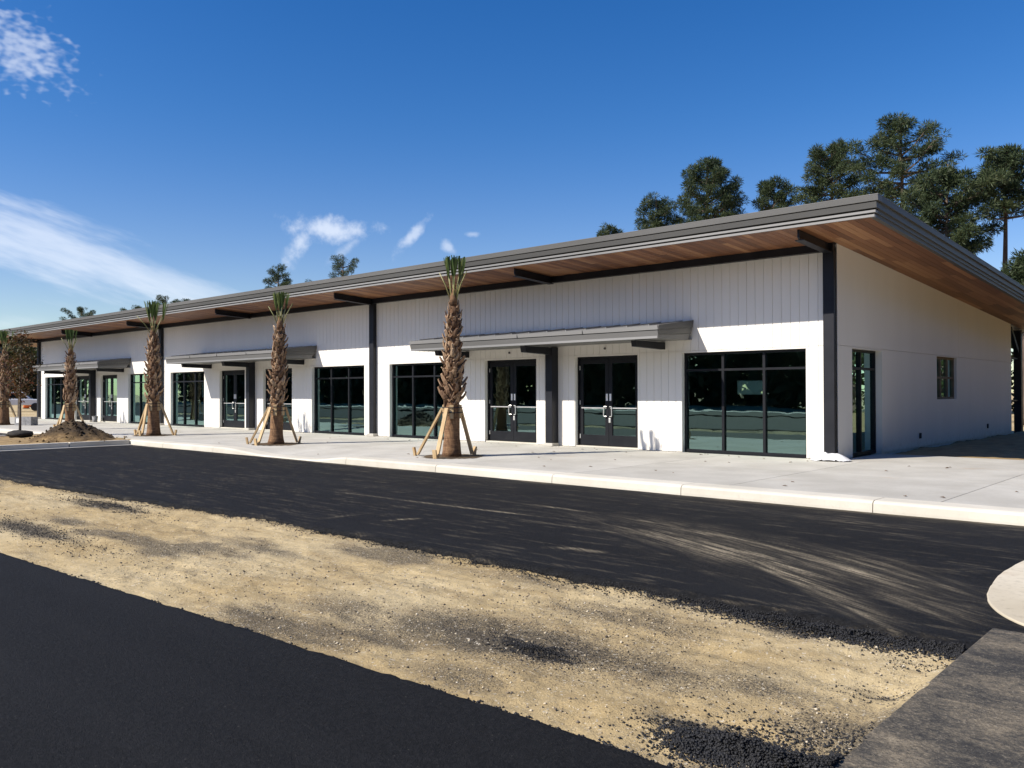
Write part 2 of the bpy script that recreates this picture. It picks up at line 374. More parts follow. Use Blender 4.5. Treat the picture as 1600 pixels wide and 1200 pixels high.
def mat_fibre():
    m, t, b = new_mat('palm_fibre'); co = obj_co(t)
    g = t.noise(t.scale(co, (9, 9, 2.5)), 3, 6, .8); rg = t.noise(t.scale(co, (2.5, 2.5, 20)), 1.6, 5, .7)
    f = t.math('ADD', t.math('MULTIPLY', g, .55), t.math('MULTIPLY', rg, .45))
    t.l.new(t.ramp(f, [(.36, (.05, .026, .013)), (.48, (.17, .09, .045)), (.58, (.29, .17, .085)), (.68, (.42, .27, .15))]), b.inputs['Base Color'])
    b.inputs['Roughness'].default_value = .9; bump(t, b, f, .9, .03); return m
M['fibre'] = mat_fibre()
def mat_boot():
    m, t, b = new_mat('palm_boot'); co = obj_co(t)
    g = t.noise(t.scale(co, (20, 20, 4)), 2, 5, .7); rn = t.add('ShaderNodeObjectInfo').outputs['Random']
    f = t.math('ADD', t.math('MULTIPLY', g, .6), t.math('MULTIPLY', rn, .4))
    t.l.new(t.ramp(f, [(.25, (.10, .052, .028)), (.5, (.27, .165, .092)), (.75, (.50, .36, .23))]), b.inputs['Base Color'])
    b.inputs['Roughness'].default_value = .85; bump(t, b, g, .4, .01); return m
M['boot'] = mat_boot()

# ------------------------------------------------------------------ ground, roads, pavement
RZ = -0.15      # road surface; the pavement is 0
def kinds(o, k='structure'): o['kind'] = k; return o
kinds(np_obj('ground', [(-900, -900, -.262), (900, -900, -.262), (900, 900, -.262), (-900, 900, -.262)], [(0, 1, 2, 3)], M['sand']))

def gnd(x, y, z=RZ):
    d = px_dir(x, y); t = (z-CAM.z)/d.z; return CAM + d*t
def grid_mesh(name, xs, ys, zf, mat, mask=None):
    X, Y = np.meshgrid(xs, ys); Z = zf(X, Y); nx, ny = len(xs), len(ys)
    V = np.stack([X.ravel(), Y.ravel(), Z.ravel()], 1)
    i = np.arange((nx-1)*(ny-1)); r = i//(nx-1); c = i % (nx-1); a = r*nx+c
    F = np.stack([a, a+1, a+1+nx, a+nx], 1)
    if mask is not None: F = F[mask(X.ravel()[F].mean(1), Y.ravel()[F].mean(1))]
    me = np_mesh(name, V, F, mat, True); return me, X.ravel(), Y.ravel()
def geo_spacing(a, b, s0, s1):
    out = [a]; sg = 1 if b > a else -1; L = abs(b-a)
    while abs(out[-1]-a) < L:
        t = abs(out[-1]-a)/L; out.append(out[-1]+sg*(s0+(s1-s0)*t))
    out[-1] = b; return out

# sand strip between the two asphalt sheets
stains = [(835, 1018, .42, .16, 1.1), (800, 1000, 1.2, .46, .72), (690, 985, .8, .40, .66), (560, 955, .8, .3, .58), (400, 855, 1.1, .2, .55), (300, 868, .9, .14, .42), (200, 838, .9, .16, .6),
          (165, 790, 1.2, .22, .85), (40, 825, 1.6, .25, .75), (110, 815, .9, .2, .6), (90, 758, 1.5, .14, .8), (1010, 1040, .7, .34, .60), (950, 960, .9, .28, .5), (1230, 985, .3, .14, .75),
          (1330, 990, .35, .12, .85), (1430, 1010, .28, .12, .8), (1160, 1165, .5, .14, 1.0), (1250, 1190, .4, .12, .8), (500, 905, 1.0, .14, .34), (700, 1050, .6, .25, .5), (1380, 1090, .10, .06, .6), (880, 1080, .5, .2, .25)]
xs = np.array(sorted(geo_spacing(5.60, -60, .030, .36))); ys = np.arange(-14.8, -11.3, .035)
def sand_z(X, Y): return -.200 + .036*(fbm(X*.9, Y*1.3)-.5) + .026*(fbm(X*4, Y*6, 3)-.5) + .022*(vnoise(X*13, Y*13)-.5) + .013*(vnoise(X*26, Y*26)-.5) - .014*np.exp(-((Y+12.55+.10*np.sin(X*.35))/.10)**2)*(.4+vnoise(X*3, Y*0)) - .012*np.exp(-((Y+13.75-.15*np.sin(X*.3+1))/.11)**2)*(.4+vnoise(X*3+7, Y*0))
def sand_all(X, Y):
    k = np.clip((X-5.17)/.11, 0, 1)*np.clip((-11.95-Y)/.3, 0, 1); spill = RZ+.004+.030*(fbm(X*5, Y*3.5, 4)-.47)-.05*np.clip((X-5.28)/.2, 0, 2)
    return sand_z(X, Y)*(1-k)+spill*k
me, X, Y = grid_mesh('sand_strip', xs, ys, sand_all, M['sand'], lambda x, y: (x < 5.30) | (y < -11.75))
st = np.zeros_like(X)
for px, py, rx, ry, s in stains:
    g = gnd(px, py, -.2); d = ((X-g.x)/rx)**2+((Y-g.y)/ry)**2
    st = np.maximum(st, s*np.exp(-d*.9)*(.55+.9*fbm(X*1.1+px, Y*4)))
st = np.maximum(st, np.clip((fbm(X*.55+9, Y*1.5+3)-.47)*2.6, 0, .55))
attr(me, 'stain', st); kinds(link(bpy.data.objects.new('sand_strip', me)))

# asphalt lane in front of the building; its lower edge is the ragged crumbled one
def edge1(x): return np.where(x > -3, -11.66, -11.66-.055*(-3-x).clip(0, 8)) + .05*(fbm(x*1.2, x*0+2)-.5) + .05*(vnoise(x*9, x*0+5)-.5)
def edge2(x): return -14.28-.045*(4-x).clip(0, 8) + .03*(fbm(x*1.6, x*0+7)-.5) + .022*(vnoise(x*14, x*0+9)-.5)
tracks = [  # photo points along each tyre track, width, strength
    ([(1500, 985), (1380, 935), (1270, 897), (1160, 865), (1040, 833), (960, 815)], .42, .62),
    ([(1440, 985), (1330, 940), (1230, 898), (1130, 858), (1000, 825), (860, 795)], .10, .8),
    ([(1480, 940), (1360, 900), (1260, 868), (1150, 842), (1040, 820), (930, 800)], .34, .5),
    ([(1420, 1000), (1310, 945), (1220, 890), (1150, 865)], .07, .60),
    ([(1500, 945), (1420, 915), (1330, 880), (1220, 850)], .35, .50),
    ([(1560, 960), (1520, 945), (1450, 930), (1380, 915)], .30, .30),
    ([(1600, 842), (1480, 832), (1300, 812), (1130, 790), (900, 765)], .10, .30),
    ([(1050, 830), (880, 812), (700, 790), (500, 765), (300, 735)], .05, .28),
    ([(600, 740), (450, 722), (320, 708)], .12, .25),
    ([(1430, 1000), (1300, 935), (1190, 880), (1060, 842), (900, 812)], .035, .9), ([(1470, 965), (1340, 918), (1210, 880), (1080, 845), (930, 815), (780, 790)], .045, .8), ([(1500, 975), (1400, 935), (1280, 890), (1150, 855)], .03, .8),
    ([(1380, 905), (1260, 872), (1120, 838), (960, 808)], .04, .75), ([(1300, 880), (1180, 850), (1050, 822), (880, 795), (700, 772)], .04, .7), ([(1260, 905), (1130, 868), (980, 836), (800, 810)], .035, .7), ([(1450, 925), (1360, 895), (1240, 862)], .05, .6),
    ([(1540, 890), (1500, 892), (1440, 890)], .07, .5), ([(660, 810), (620, 812), (590, 815)], .06, .5), ([(590, 800), (540, 806), (500, 811)], .05, .45),
    ([(950, 865), (900, 858), (840, 855)], .05, .4)]
def dust_field(X, Y, tracks):
    D = np.zeros_like(X)
    for k, (pts, wd, s) in enumerate(tracks):
        P = np.array([gnd(*p)[:2] for p in pts]); best = np.full(X.shape, 1e9); cr = np.zeros_like(X); al = np.zeros_like(X); L = 0
        seg = np.hypot(*(P[1:]-P[:-1]).T); tot_l = seg.sum()
        for i in range(len(P)-1):
            d = P[i+1]-P[i]; l = seg[i]; d = d/l
            t = ((X-P[i, 0])*d[0]+(Y-P[i, 1])*d[1]).clip(0, l); qx = P[i, 0]+d[0]*t; qy = P[i, 1]+d[1]*t
            dd = np.hypot(X-qx, Y-qy); b = dd < best; best = np.where(b, dd, best)
            cr = np.where(b, (X-P[i, 0])*-d[1]+(Y-P[i, 1])*d[0], cr); al = np.where(b, L+t, al); L += l
        n = .55*fbm(cr*11+k*7, al*.25+k, 3)+.45*fbm(cr*42+k*5, al*.5+k, 3); n2 = fbm(cr*3+k*3, al*1.1+5, 3)
        fade = np.clip(al/(.22*tot_l), 0, 1)*np.clip((tot_l-al)/(.4*tot_l), 0, 1)
        v = s*np.exp(-(best/wd)**2)*np.clip((n-.42)*7, 0, 1.6)*np.clip((n2-.25)*2, .1, 1)*fade
        D = np.maximum(D, v)
    return D
xs = np.array(sorted(set(geo_spacing(5.3, -60, .02, .36)) | set(np.arange(5.36, 14, .08)))); ys = np.array(list(np.arange(-12.35, -6.09, .022)))
def asp_z(X, Y): return RZ + .010*(fbm(X*.35, Y*.5)-.5)*2 + .0
me, X, Y = grid_mesh('asphalt_lane', xs, ys, asp_z, M['asphalt'], lambda x, y: (y > edge1(x)) & ((x < 5.30) | (y > -11.12)) & ~((x < -19.45) & (x > -25.9) & (y > -11.4)))
V = np.empty(len(me.vertices)*3, np.float32); me.vertices.foreach_get('co', V); V = V.reshape(-1, 3)
e = edge1(V[:, 0]); roll = np.clip((.10-(V[:, 1]-e))/.10, 0, 1.5); sel = V[:, 0] < 5.3
V[:, 2] -= np.where(sel, .075*roll**2, 0)+np.where(sel & (roll > 0), .02*(vnoise(V[:, 0]*30, V[:, 1]*30)-.5), 0)
me.vertices.foreach_set('co', V.ravel())
dust = dust_field(X, Y, tracks); dust = np.maximum(dust, np.clip((fbm(X*2.2+40, Y*26+8, 4)-.62)*1.0, 0, .10))
dust = np.maximum(dust, .35*np.clip((fbm(X*.7, Y*.7+60, 4)-.4)*3, 0, 1)*np.exp(-((Y+6.2)/.12)**2))
attr(me, 'dust', dust); me.update(); kinds(link(bpy.data.objects.new('asphalt_lane', me)))

# near road on which the camera stands
tr2 = [([(1000, 1190), (800, 1130), (640, 1090), (520, 1060)], .012, .25)]
xs = np.array(sorted(set(geo_spacing(5.27, -60, .032, .5)))); ys = np.array(sorted(geo_spacing(-14.1, -26, .03, .25)))
me, X, Y = grid_mesh('near_road', xs, ys, lambda X, Y: RZ-.004+.008*(fbm(X*.5, Y*.5)-.5), M['asphalt'], lambda x, y: y < edge2(x))
V = np.empty(len(me.vertices)*3, np.float32); me.vertices.foreach_get('co', V); V = V.reshape(-1, 3)
e = edge2(V[:, 0]); roll = np.clip((.05-(e-V[:, 1]))/.05, 0, 1.6); V[:, 2] -= .055*roll**2
me.vertices.foreach_set('co', V.ravel())
dust = dust_field(X, Y, tr2); attr(me, 'dust', dust); me.update()
kinds(link(bpy.data.objects.new('near_road', me)))
# the lot behind the camera (seen mirrored in the glass)
kinds(MB().box(-140, 5.2, -30.2, -25.9, -.25, RZ-.012).build('rear_road', M['asphalt'])); kinds(MB().box(-140, 5.2, -40.9, -33.4, -.25, RZ-.012).build('rear_road', M['asphalt']))
kinds(MB().box(-140, -60.05, -25.85, -6.2, -.25, RZ-.012).build('side_road', M['asphalt']))
kinds(MB().box(-80, 40, -44, -41, -.25, RZ+.01).build('rear_pavement', M['kerb']))
kinds(MB().box(5.28, 14, -26, -11.115, -.30, RZ+.004).build('gutter_strip', M['gutter'], bevel=.012))

# rounded concrete apron at the right edge
ap = [(4.99, -8.2), (4.96, -8.5), (4.93, -8.97), (4.94, -9.47), (5.02, -10.14), (5.11, -10.45), (5.25, -10.73), (5.44, -10.97), (5.75, -11.07), (6.2, -11.1), (10, -11.1), (10, -7.1), (6.2, -7.1), (5.6, -7.3), (5.2, -7.7)]
for _ in range(3): ap = [q for i in range(len(ap)) for q in ((.75*ap[i][0]+.25*ap[(i+1) % len(ap)][0], .75*ap[i][1]+.25*ap[(i+1) % len(ap)][1]), (.25*ap[i][0]+.75*ap[(i+1) % len(ap)][0], .25*ap[i][1]+.75*ap[(i+1) % len(ap)][1]))]
ap = [(x+.009*(float(vnoise(np.array(x*9+y*7), np.array(y*8)))-.5), y+.009*(float(vnoise(np.array(y*9), np.array(x*8+y*5)))-.5)) for x, y in ap]
kinds(MB().prism(ap, 'z', RZ-.1, RZ+.016).build('concrete_apron', M['apron'], bevel=.008))

# pavement slabs with a dropped kerb
def dip(x, y):
    k = np.interp(x, [-14.0, -11.4, -9.9, -8.4], [0, 1, 1, 0]); k = k*k*(3-2*k)
    return -.118*k*np.clip((-4.1-y)/1.6, 0, 1)
pav = kinds(MB().box(-58, 9.5, -5.62, .35, -.3, -.145).build('pavement', M['concrete']))
def slab(x0, x1, y0, y1):
    g = .006; nx = max(2, int((x1-x0)/.25)) if (x0 < -8 and x1 > -15 and y0 < -4) else 2; ny = 8 if nx > 2 else 2
    xs_ = np.linspace(x0+g, x1-g, nx); ys_ = np.linspace(y0+g, y1-g, ny); Xg, Yg = np.meshgrid(xs_, ys_); Zg = dip(Xg, Yg)
    vt = np.stack([Xg.ravel(), Yg.ravel(), Zg.ravel()], 1); n = len(vt); vb = vt.copy(); vb[:, 2] = -.14 if nx == 2 else -.2
    F = [(r*nx+c, r*nx+c+1, (r+1)*nx+c+1, (r+1)*nx+c) for r in range(ny-1) for c in range(nx-1)]
    rim = [c for c in range(nx)] + [r*nx+nx-1 for r in range(1, ny)] + [(ny-1)*nx+c for c in range(nx-2, -1, -1)] + [r*nx for r in range(ny-2, 0, -1)]
    F += [(rim[(i+1) % len(rim)], rim[i], n+rim[i], n+rim[(i+1) % len(rim)]) for i in range(len(rim))]
    me_ = bpy.data.meshes.new('paving_slab'); me_.from_pydata(np.vstack([vt, vb]).tolist(), [], F); me_.materials.append(M['concrete'])
    link(bpy.data.objects.new('paving_slab', me_), pav)
xj = [9.5, 6.5, 3.5] + [3.5-2.98*i for i in range(1, 21)]
for i in range(len(xj)-1):
    slab(xj[i+1], xj[i], -5.70, -2.85); slab(xj[i+1], xj[i], -2.85, -.0 if xj[i] < .3 else -.0)
for a, b in ((.0, 3.5), (3.5, 6.5), (6.5, 9.5)): slab(a, b, 0.0, 2.45)
slab(-.01, 0.0, 0, .01) if False else None
kinds(MB().box(0.0, 9.5, .35, 2.44, -.3, -.146).build('pavement_base', M['concrete']))

kerb = kinds(MB().box(-58, 9.5, -6.13, -5.72, -.32, -.16).build('kerb', M['kerb']))
kj = [9.5, 5.7, 2.80, -.05, -2.6, -5.57, -8.47, -11.4, -14.3, -17.2, -19.46]; kj2 = [-25.9-2.95*i for i in range(12)]
def kerb_seg(x0, x1):
    n = max(2, int((x1-x0)/.2)) if x1 > -15 and x0 < -8 else 2; x_ = np.linspace(x0+.006, x1-.006, n)
    prof = [(-6.15, -.25), (-6.15, -.12), (-6.142, -.035), (-6.115, -.008), (-6.07, 0.003), (-5.708, 0.002), (-5.708, -.25)]
    vs, fs = [], []
    for x in x_:
        dz = float(dip(x, -6.2)); vs += [(x, y, z+dz if z > -.2 else z) for y, z in prof]
    k = len(prof)
    for i in range(n-1):
        for j in range(k-1): fs.append((i*k+j, (i+1)*k+j, (i+1)*k+j+1, i*k+j+1))
    fs += [tuple(range(k)), tuple(range((n-1)*k, n*k))[::-1]]
    MB().poly(vs, fs).build('kerb_stone', M['kerb'], kerb)
for L_ in (kj, kj2):
    for i in range(len(L_)-1): kerb_seg(L_[i+1], L_[i])

# planting island that juts into the lot
isl = kinds(MB().box(-25.7, -19.5, -11.3, -5.9, -.3, -.05).build('planting_island', M['sandy_soil']))
for y0, y1 in ((-7.9, -6.16), (-9.8, -7.92), (-11.4, -9.82)):
    MB().box(-19.5, -19.34, y0, y1, -.3, .0).build('kerb_stone', M['kerb'], isl, bevel=.02)
    MB().box(-25.88, -25.72, y0, y1, -.3, .0).build('kerb_stone', M['kerb'], isl, bevel=.02)
MB().box(-25.7, -19.52, -11.4, -11.25, -.3, .0).build('kerb_stone', M['kerb'], isl, bevel=.02)
MB().box(-19.335, -19.12, -11.4, -6.17, -.3, RZ+.012).build('gutter_edge', M['kerb'], isl)
xs = np.linspace(-25.69, -19.52, 70); ys = np.linspace(-11.24, -5.75, 60)
me, X, Y = grid_mesh('island_soil', xs, ys, lambda X, Y: -.03+.10*(fbm(X*1.4, Y*1.4)-.45)+.05*(vnoise(X*6, Y*6)-.5), M['sandy_soil']); link(bpy.data.objects.new('island_soil', me), isl)
# shaded dirt along the side of the building and beyond
xs = np.linspace(.0, 26, 120); ys = np.linspace(2.45, 40, 150)
me, X, Y = grid_mesh('side_dirt', xs, ys, lambda X, Y: -.035+.08*(fbm(X*.9, Y*.9)-.5)+.03*(vnoise(X*5, Y*5)-.5), M['sandy_soil']); kinds(link(bpy.data.objects.new('side_dirt', me)))

# loose asphalt crumbs
def crumbs(pts, size):
    n = len(pts); pts = np.asarray(pts); s = np.asarray(size)[:, None, None]
    base = np.array([(1, 0, 0), (0, 1, 0), (-1, 0, 0), (0, -1, 0), (0, 0, .8), (0, 0, -.6)])
    V = base[None]*s*(.6+.7*rng.random((n, 6, 3))); a = rng.random(n)*6.28; c, s_ = np.cos(a)[:, None], np.sin(a)[:, None]
    V = np.stack([V[..., 0]*c-V[..., 1]*s_, V[..., 0]*s_+V[..., 1]*c, V[..., 2]], 2)+pts[:, None]
    f = np.array([(0, 1, 4), (1, 2, 4), (2, 3, 4), (3, 0, 4), (1, 0, 5), (2, 1, 5), (3, 2, 5), (0, 3, 5)])
    return V.reshape(-1, 3), (f[None]+np.arange(n)[:, None, None]*6).reshape(-1, 3)
P, S = [], []
def scatter(n, cx, cy, rx, ry, s0, s1, lift=0):
    u = rng.normal(size=(n, 2)); x = cx+u[:, 0]*rx; y = cy+u[:, 1]*ry; sz = s0+(s1-s0)*rng.random(n)**2.5
    ok = (y < edge1(x)+.04) & (y > edge2(x)-.03) & (x < 5.3); x, y, sz, u = x[ok], y[ok], sz[ok], u[ok]
    z = sand_all(x, y)+sz*.3+lift*np.exp(-(u**2).sum(1))*rng.random(len(x))
    P.append(np.stack([x, y, z], 1)); S.append(sz)
# along the lane's crumbled edge
x = 5.25-62*rng.random(24000)**2.2; y = edge1(x)-np.abs(rng.normal(size=24000))*.10*(.25+1.3*fbm(x*1.1, x*0+40, 3))+.015; sz = .003+.008*rng.random(24000)**2.5
P.append(np.stack([x, y, sand_z(x, y)+sz*.3+.05*rng.random(24000)*np.exp(-np.abs(y-edge1(x))/.05)], 1)); S.append(sz)
x = 5.25-40*rng.random(3500)**2; y = edge2(x)+np.abs(rng.normal(size=3500))*.02; sz = .004+.009*rng.random(3500)**2
P.append(np.stack([x, y, sand_z(x, y)+sz*.3], 1)); S.append(sz)
for px, py, rx, ry, n, lift, sm in [(1230, 978, .42, .07, 1600, .05, .024), (1330, 992, .34, .09, 1700, .04, .026), (1420, 1006, .26, .12, 1100, .03, .026), (1485, 1003, .12, .10, 900, .04, .026), (1140, 955, .25, .05, 500, .03, .02),
                                (1165, 1178, .22, .09, 3600, .06, .022), (1090, 1175, .12, .06, 900, .03, .022), (1240, 1200, .22, .09, 2600, .06, .022), (1230, 1150, .20, .09, 260, 0, .022), (1320, 1160, .12, .08, 120, 0, .022),
                                (835, 1018, .16, .06, 900, .03, .017), (835, 1005, .5, .16, 900, 0, .012), (1150, 1120, .5, .25, 160, 0, .015), (900, 960, .7, .3, 160, 0, .016), (1050, 990, .9, .4, 200, 0, .014),
                                (165, 790, .9, .12, 900, .03, .025), (60, 830, 1.3, .18, 900, .03, .022), (90, 757, 1.6, .1, 1200, .05, .03), (400, 900, 2.2, .6, 350, 0, .016), (1370, 1085, .12, .1, 120, 0, .015), (1440, 1045, .1, .08, 90, 0, .015)]:
    g = gnd(px, py, -.2); scatter(int(n*2.1), g.x, g.y, rx, ry, .003, sm*.52, lift)
V, F = crumbs(np.vstack(P), np.concatenate(S))
tag(np_obj('asphalt_crumbs', V, F, M['crumb']), 'loose black asphalt crumbs along the raw pavement edges', 'rubble', kind='stuff')
# a few light pebbles and dry leaves
gx = 5.1-22*rng.random(9000)**1.7; gy = -11.8-2.4*rng.random(9000); keep = fbm(gx*.7+3, gy*.9, 3) > .42; gx, gy = gx[keep], gy[keep]
pts = np.stack([gx, gy, sand_z(gx, gy)+.002], 1); V, F = crumbs(pts, .003+.011*rng.random(len(pts))**4)
m_p, t_p, b_p = new_mat('mixed_pebbles'); rp = t_p.add('ShaderNodeNewGeometry').outputs['Random Per Island']
t_p.l.new(t_p.ramp(rp, [(0, (.05, .045, .04)), (.35, (.16, .13, .10)), (.6, (.40, .32, .20)), (1, (.62, .55, .42))]), b_p.inputs['Base Color']); b_p.inputs['Roughness'].default_value = .9
tag(np_obj('pebbles', V, F, m_p), 'small tan pebbles lying on the sand strip', 'pebbles', kind='stuff')
LV, LF = [], []
for i in range(70):
    x = random.uniform(-16, 5); y = random.choice([-.25-abs(random.gauss(0, .35)), random.uniform(-5.4, -.3)]); s = random.uniform(.025, .05); a = random.random()*6.28; b = len(LV); z = .006+float(dip(x, y))
    LV += [(x-s*cos(a), y-s*sin(a), z), (x+s*.45*sin(a), y-s*.45*cos(a), z+.014), (x+s*cos(a), y+s*sin(a), z+.004), (x-s*.45*sin(a), y+s*.45*cos(a), z+.012)]; LF.append((b, b+1, b+2, b+3))
tag(np_obj('fallen_leaves', LV, LF, M['fallen']), 'dry brown leaves scattered on the pavement', 'leaves', kind='stuff')

# ------------------------------------------------------------------ the building
PITCH = 15.05; BAYS = [-7.55 - PITCH*i for i in range(3)]; COLS = [-.135 - PITCH*i for i in range(4)]
XL = -45.4; EAVE = 1.8; GAB = 1.37; XEND = -52.0; YB = 15.5; YEND = 18.4
def zs(y): return 4.49 - .05*y      # underside of the sloping soffit
HEAD = 2.34; SEAM = 2.385
B = tag(empty('commercial_building'), 'long white board-clad storefront building with sloping wood-lined roof', 'building')
ops = []                             # front openings: x0, x1, kind
for c in BAYS:
    ops += [(c-6.87, c-3.87, 'w'), (c-2.6, c-.66, 'd'), (c+.68, c+2.62, 'd'), (c+3.87, c+6.87, 'w')]
ops.sort()
# structural wall behind the boards
mb = MB(); x = XL
for x0, x1, k in ops:
    mb.box(x, x0, .024, .30, -.14, SEAM); x = x1
mb.box(x, -.26, .024, .30, -.14, SEAM); mb.box(XL, -.26, .024, .30, HEAD+.002, 4.46)
front = mb.build('front_wall', M['white'], B)
# vertical boards: one object each on the nearest bay, joined beyond
BW = .2032
far = MB()
def board(x0, x1, z0, z1, one):
    g = .0022; bv = .007
    if x1-x0 < .02: return
    pts = [(x0+g, .023), (x0+g, bv), (x0+g+bv, 0), (x1-g-bv, 0), (x1-g, bv), (x1-g, .023)]
    if one: MB().prism(pts, 'z', z0, z1).build('wall_board', M['white'], front)
    else: far.prism(pts, 'z', z0, z1)
for i, c in enumerate(BAYS):
    x_lo = COLS[i+1] if i < 2 else XL; x_hi = COLS[i] if i else -.0
    n = int(round((x_hi-x_lo)/BW)); bw = (x_hi-x_lo)/n
    for j in range(n):
        a, b = x_lo+j*bw, x_lo+(j+1)*bw
        board(a, b, SEAM+.004, 4.42, i == 0)
        cuts = [(a, b)]
        for x0, x1, k in ops:
            new = []
            for p, q in cuts:
                if x1 <= p or x0 >= q: new.append((p, q))
                else:
                    if p < x0: new.append((p, x0))
                    if q > x1: new.append((x1, q))
            cuts = new
        for p, q in cuts: board(p, q, .012, SEAM-.004, i == 0)
for x0, x1, k in ops: MB().box(x0-.002, x1+.002, .0, .022, HEAD, SEAM-.004).build('head_trim', M['white'], front)
kinds(far.build('distant_boarding', M['white'], front), 'stuff')

# side wall in large smooth panels
side = MB()
for a, b, z0, z1 in ((.30, .8, -.14, 4.38), (.8, 2.65, HEAD+.01, 4.34), (2.65, 6.9, -.14, 4.12), (6.9, 8.8, -.14, 1.2), (6.9, 8.8, 2.36, 4.02), (8.8, YB, -.14, 3.69)):
    side.box(-.26, -.022, a, b, z0, z1)
side.box(-.26, -.022, .0, .2999, -.14, 4.46)
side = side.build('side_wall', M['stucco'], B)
g = .004
pa = MB()
for a, b, z0, z1 in ((.0, .8, .012, SEAM-g), (.8, 2.65, 2.35, SEAM-g), (2.65, 6.9, .012, SEAM-g), (6.9, 8.8, .012, 1.2), (6.9, 8.8, 2.36, SEAM-g), (8.8, 9.0-g, .012, SEAM-g)): pa.box(-.02, .0, a, b, z0, z1)
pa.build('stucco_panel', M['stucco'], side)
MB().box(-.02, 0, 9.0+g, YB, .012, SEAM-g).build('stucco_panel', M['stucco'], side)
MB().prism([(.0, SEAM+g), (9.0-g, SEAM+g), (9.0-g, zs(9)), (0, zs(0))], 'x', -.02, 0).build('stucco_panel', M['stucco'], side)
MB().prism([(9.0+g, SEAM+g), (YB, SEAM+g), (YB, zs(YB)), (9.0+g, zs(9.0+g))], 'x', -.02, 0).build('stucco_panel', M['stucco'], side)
MB().box(XL, -.26, YB-.2, YB, -.14, 3.72).build('back_wall', M['stucco'], B)
MB().box(XL, XL+.2, .3, YB-.2, -.14, 3.72).build('end_wall', M['stucco'], B)
MB().box(XL, -.26, .3, YB-.2, -.14, -.02).build('interior_floor', M['int_floor'], B)
MB().box(XL, -.26, .3, 9.0, 3.55, 3.6).build('interior_ceiling', M['interior'], B)
for x in COLS[1:3] : MB().box(x-.1, x+.1, .3, YB-.2, -.02, 3.55).build('partition', M['interior'], B)
MB().box(XL+.2, -.27, 8.4, 8.5, -.02, 3.55).build('partition', M['interior'], B)
for c in BAYS: MB().box(c-.06, c+.06, .302, 8.4, -.02, 3.55).build('partition', M['interior'], B)
for yy in (3.2, 6.9):      # wall sockets on the side
    pass

# steel frame
for i, x in enumerate(COLS):
    c = MB().box(x-.115, x+.115, -.135, -.002, .09, 4.34).build('column', M['black_steel'], B, bevel=.006)
    MB().box(x-.17, x+.17, -.19, -.004, .0, .089).build('plinth', M['concrete'], c, bevel=.01)
c = MB().box(-51.6, -51.3, -.135, .1, -.1, 4.34).build('column', M['black_steel'], B)
MB().prism([(-.15, 4.335), (-.003, 4.335), (-.003, zs(0)-.002), (-.15, zs(-.15)-.002)], 'x', XEND+.3, -.03).build('header_beam', M['black_steel'], B)
outs = sorted(COLS + BAYS + [-51.4], reverse=True)
for x in outs:
    y0, y1 = -.151, -1.60
    ob = MB().prism([(y0, zs(y0)-.19), (y0, zs(y0)-.003), (y1, zs(y1)-.003), (y1, zs(y1)-.15), (y1+.05, zs(y1)-.19)], 'x', x-.02, x+.02)
    ob = ob.build('outrigger', M['black_steel'], B)
    MB().prism([(y0, zs(y0)-.205), (y0, zs(y0)-.191), (y1+.05, zs(y1)-.191), (y1+.05, zs(y1)-.205)], 'x', x-.09, x+.09).build('flange', M['black_steel'], ob)
# rear porch post with knee brace
rc = MB().box(-.30, -.06, 17.35, 17.6, -.1, zs(17.5)).build('rear_post', M['black_steel'], B)
MB().bar((-.18, 16.2, zs(16.2)-.06), (-.18, 17.4, 2.75), .14, .14).build('knee_brace', M['black_steel'], rc)
for z in (1.05, 2.55): MB().box(-.2, -.15, YB, 17.35, z, z+.05).build('rail', M['black_steel'], rc)

# roof
roof = MB().prism([(-1.70, zs(-1.7)+.03), (YEND-.1, zs(YEND)+.03), (YEND-.1, zs(YEND)+.345), (-1.70, zs(-1.7)+.345)], 'x', XEND, GAB-.09).build('roof', M['grey_metal'], B)
M['gable'] = simple('shaded_gable_metal', (.07, .07, .066), (.095, .094, .088), .8, .5, stretch=(1, .15, 1))  # same fascia metal, darkened in colour to paint in the gable side's shade
M['band'] = simple('dark_grey_band', (.075, .074, .070), (.10, .099, .094), .8, .5, stretch=(.15, 1, 1))
prof = [('fascia_trim', 0.0, .045, .00, 'light_metal'), ('fascia_gap', .045, .074, -.035, 'dark_gap'), ('fascia_trim', .074, .118, .028, 'light_metal'), ('fascia_gap', .118, .148, .0, 'dark_gap'),
        ('fascia_band', .148, .252, .06, 'band'), ('fascia_gap', .252, .27, .035, 'dark_gap'), ('fascia_cap', .27, .37, .098, 'grey_metal')]
for nm, a, b, st_, mt in prof:
    z0 = zs(-EAVE); y = -EAVE-st_
    tilt = .02 if b-a > .09 else 0
    fx = MB().prism([(y-tilt, z0+b), (y, z0+a), (-1.705, z0+a+.0), (-1.705, z0+b)], 'x', XEND, GAB+st_).build(nm, M[mt], roof)
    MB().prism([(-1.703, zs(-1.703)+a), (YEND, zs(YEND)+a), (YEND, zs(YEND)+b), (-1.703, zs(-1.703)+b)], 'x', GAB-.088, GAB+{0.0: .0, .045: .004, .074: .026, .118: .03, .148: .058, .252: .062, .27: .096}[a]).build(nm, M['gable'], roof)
MB().prism([(-1.9, zs(-1.9)+.372), (YEND, zs(YEND)+.372), (YEND, zs(YEND)+.385), (-1.9, zs(-1.9)+.385)], 'x', XEND, GAB+.1).build('roof_sheet', M['grey_metal'], roof)
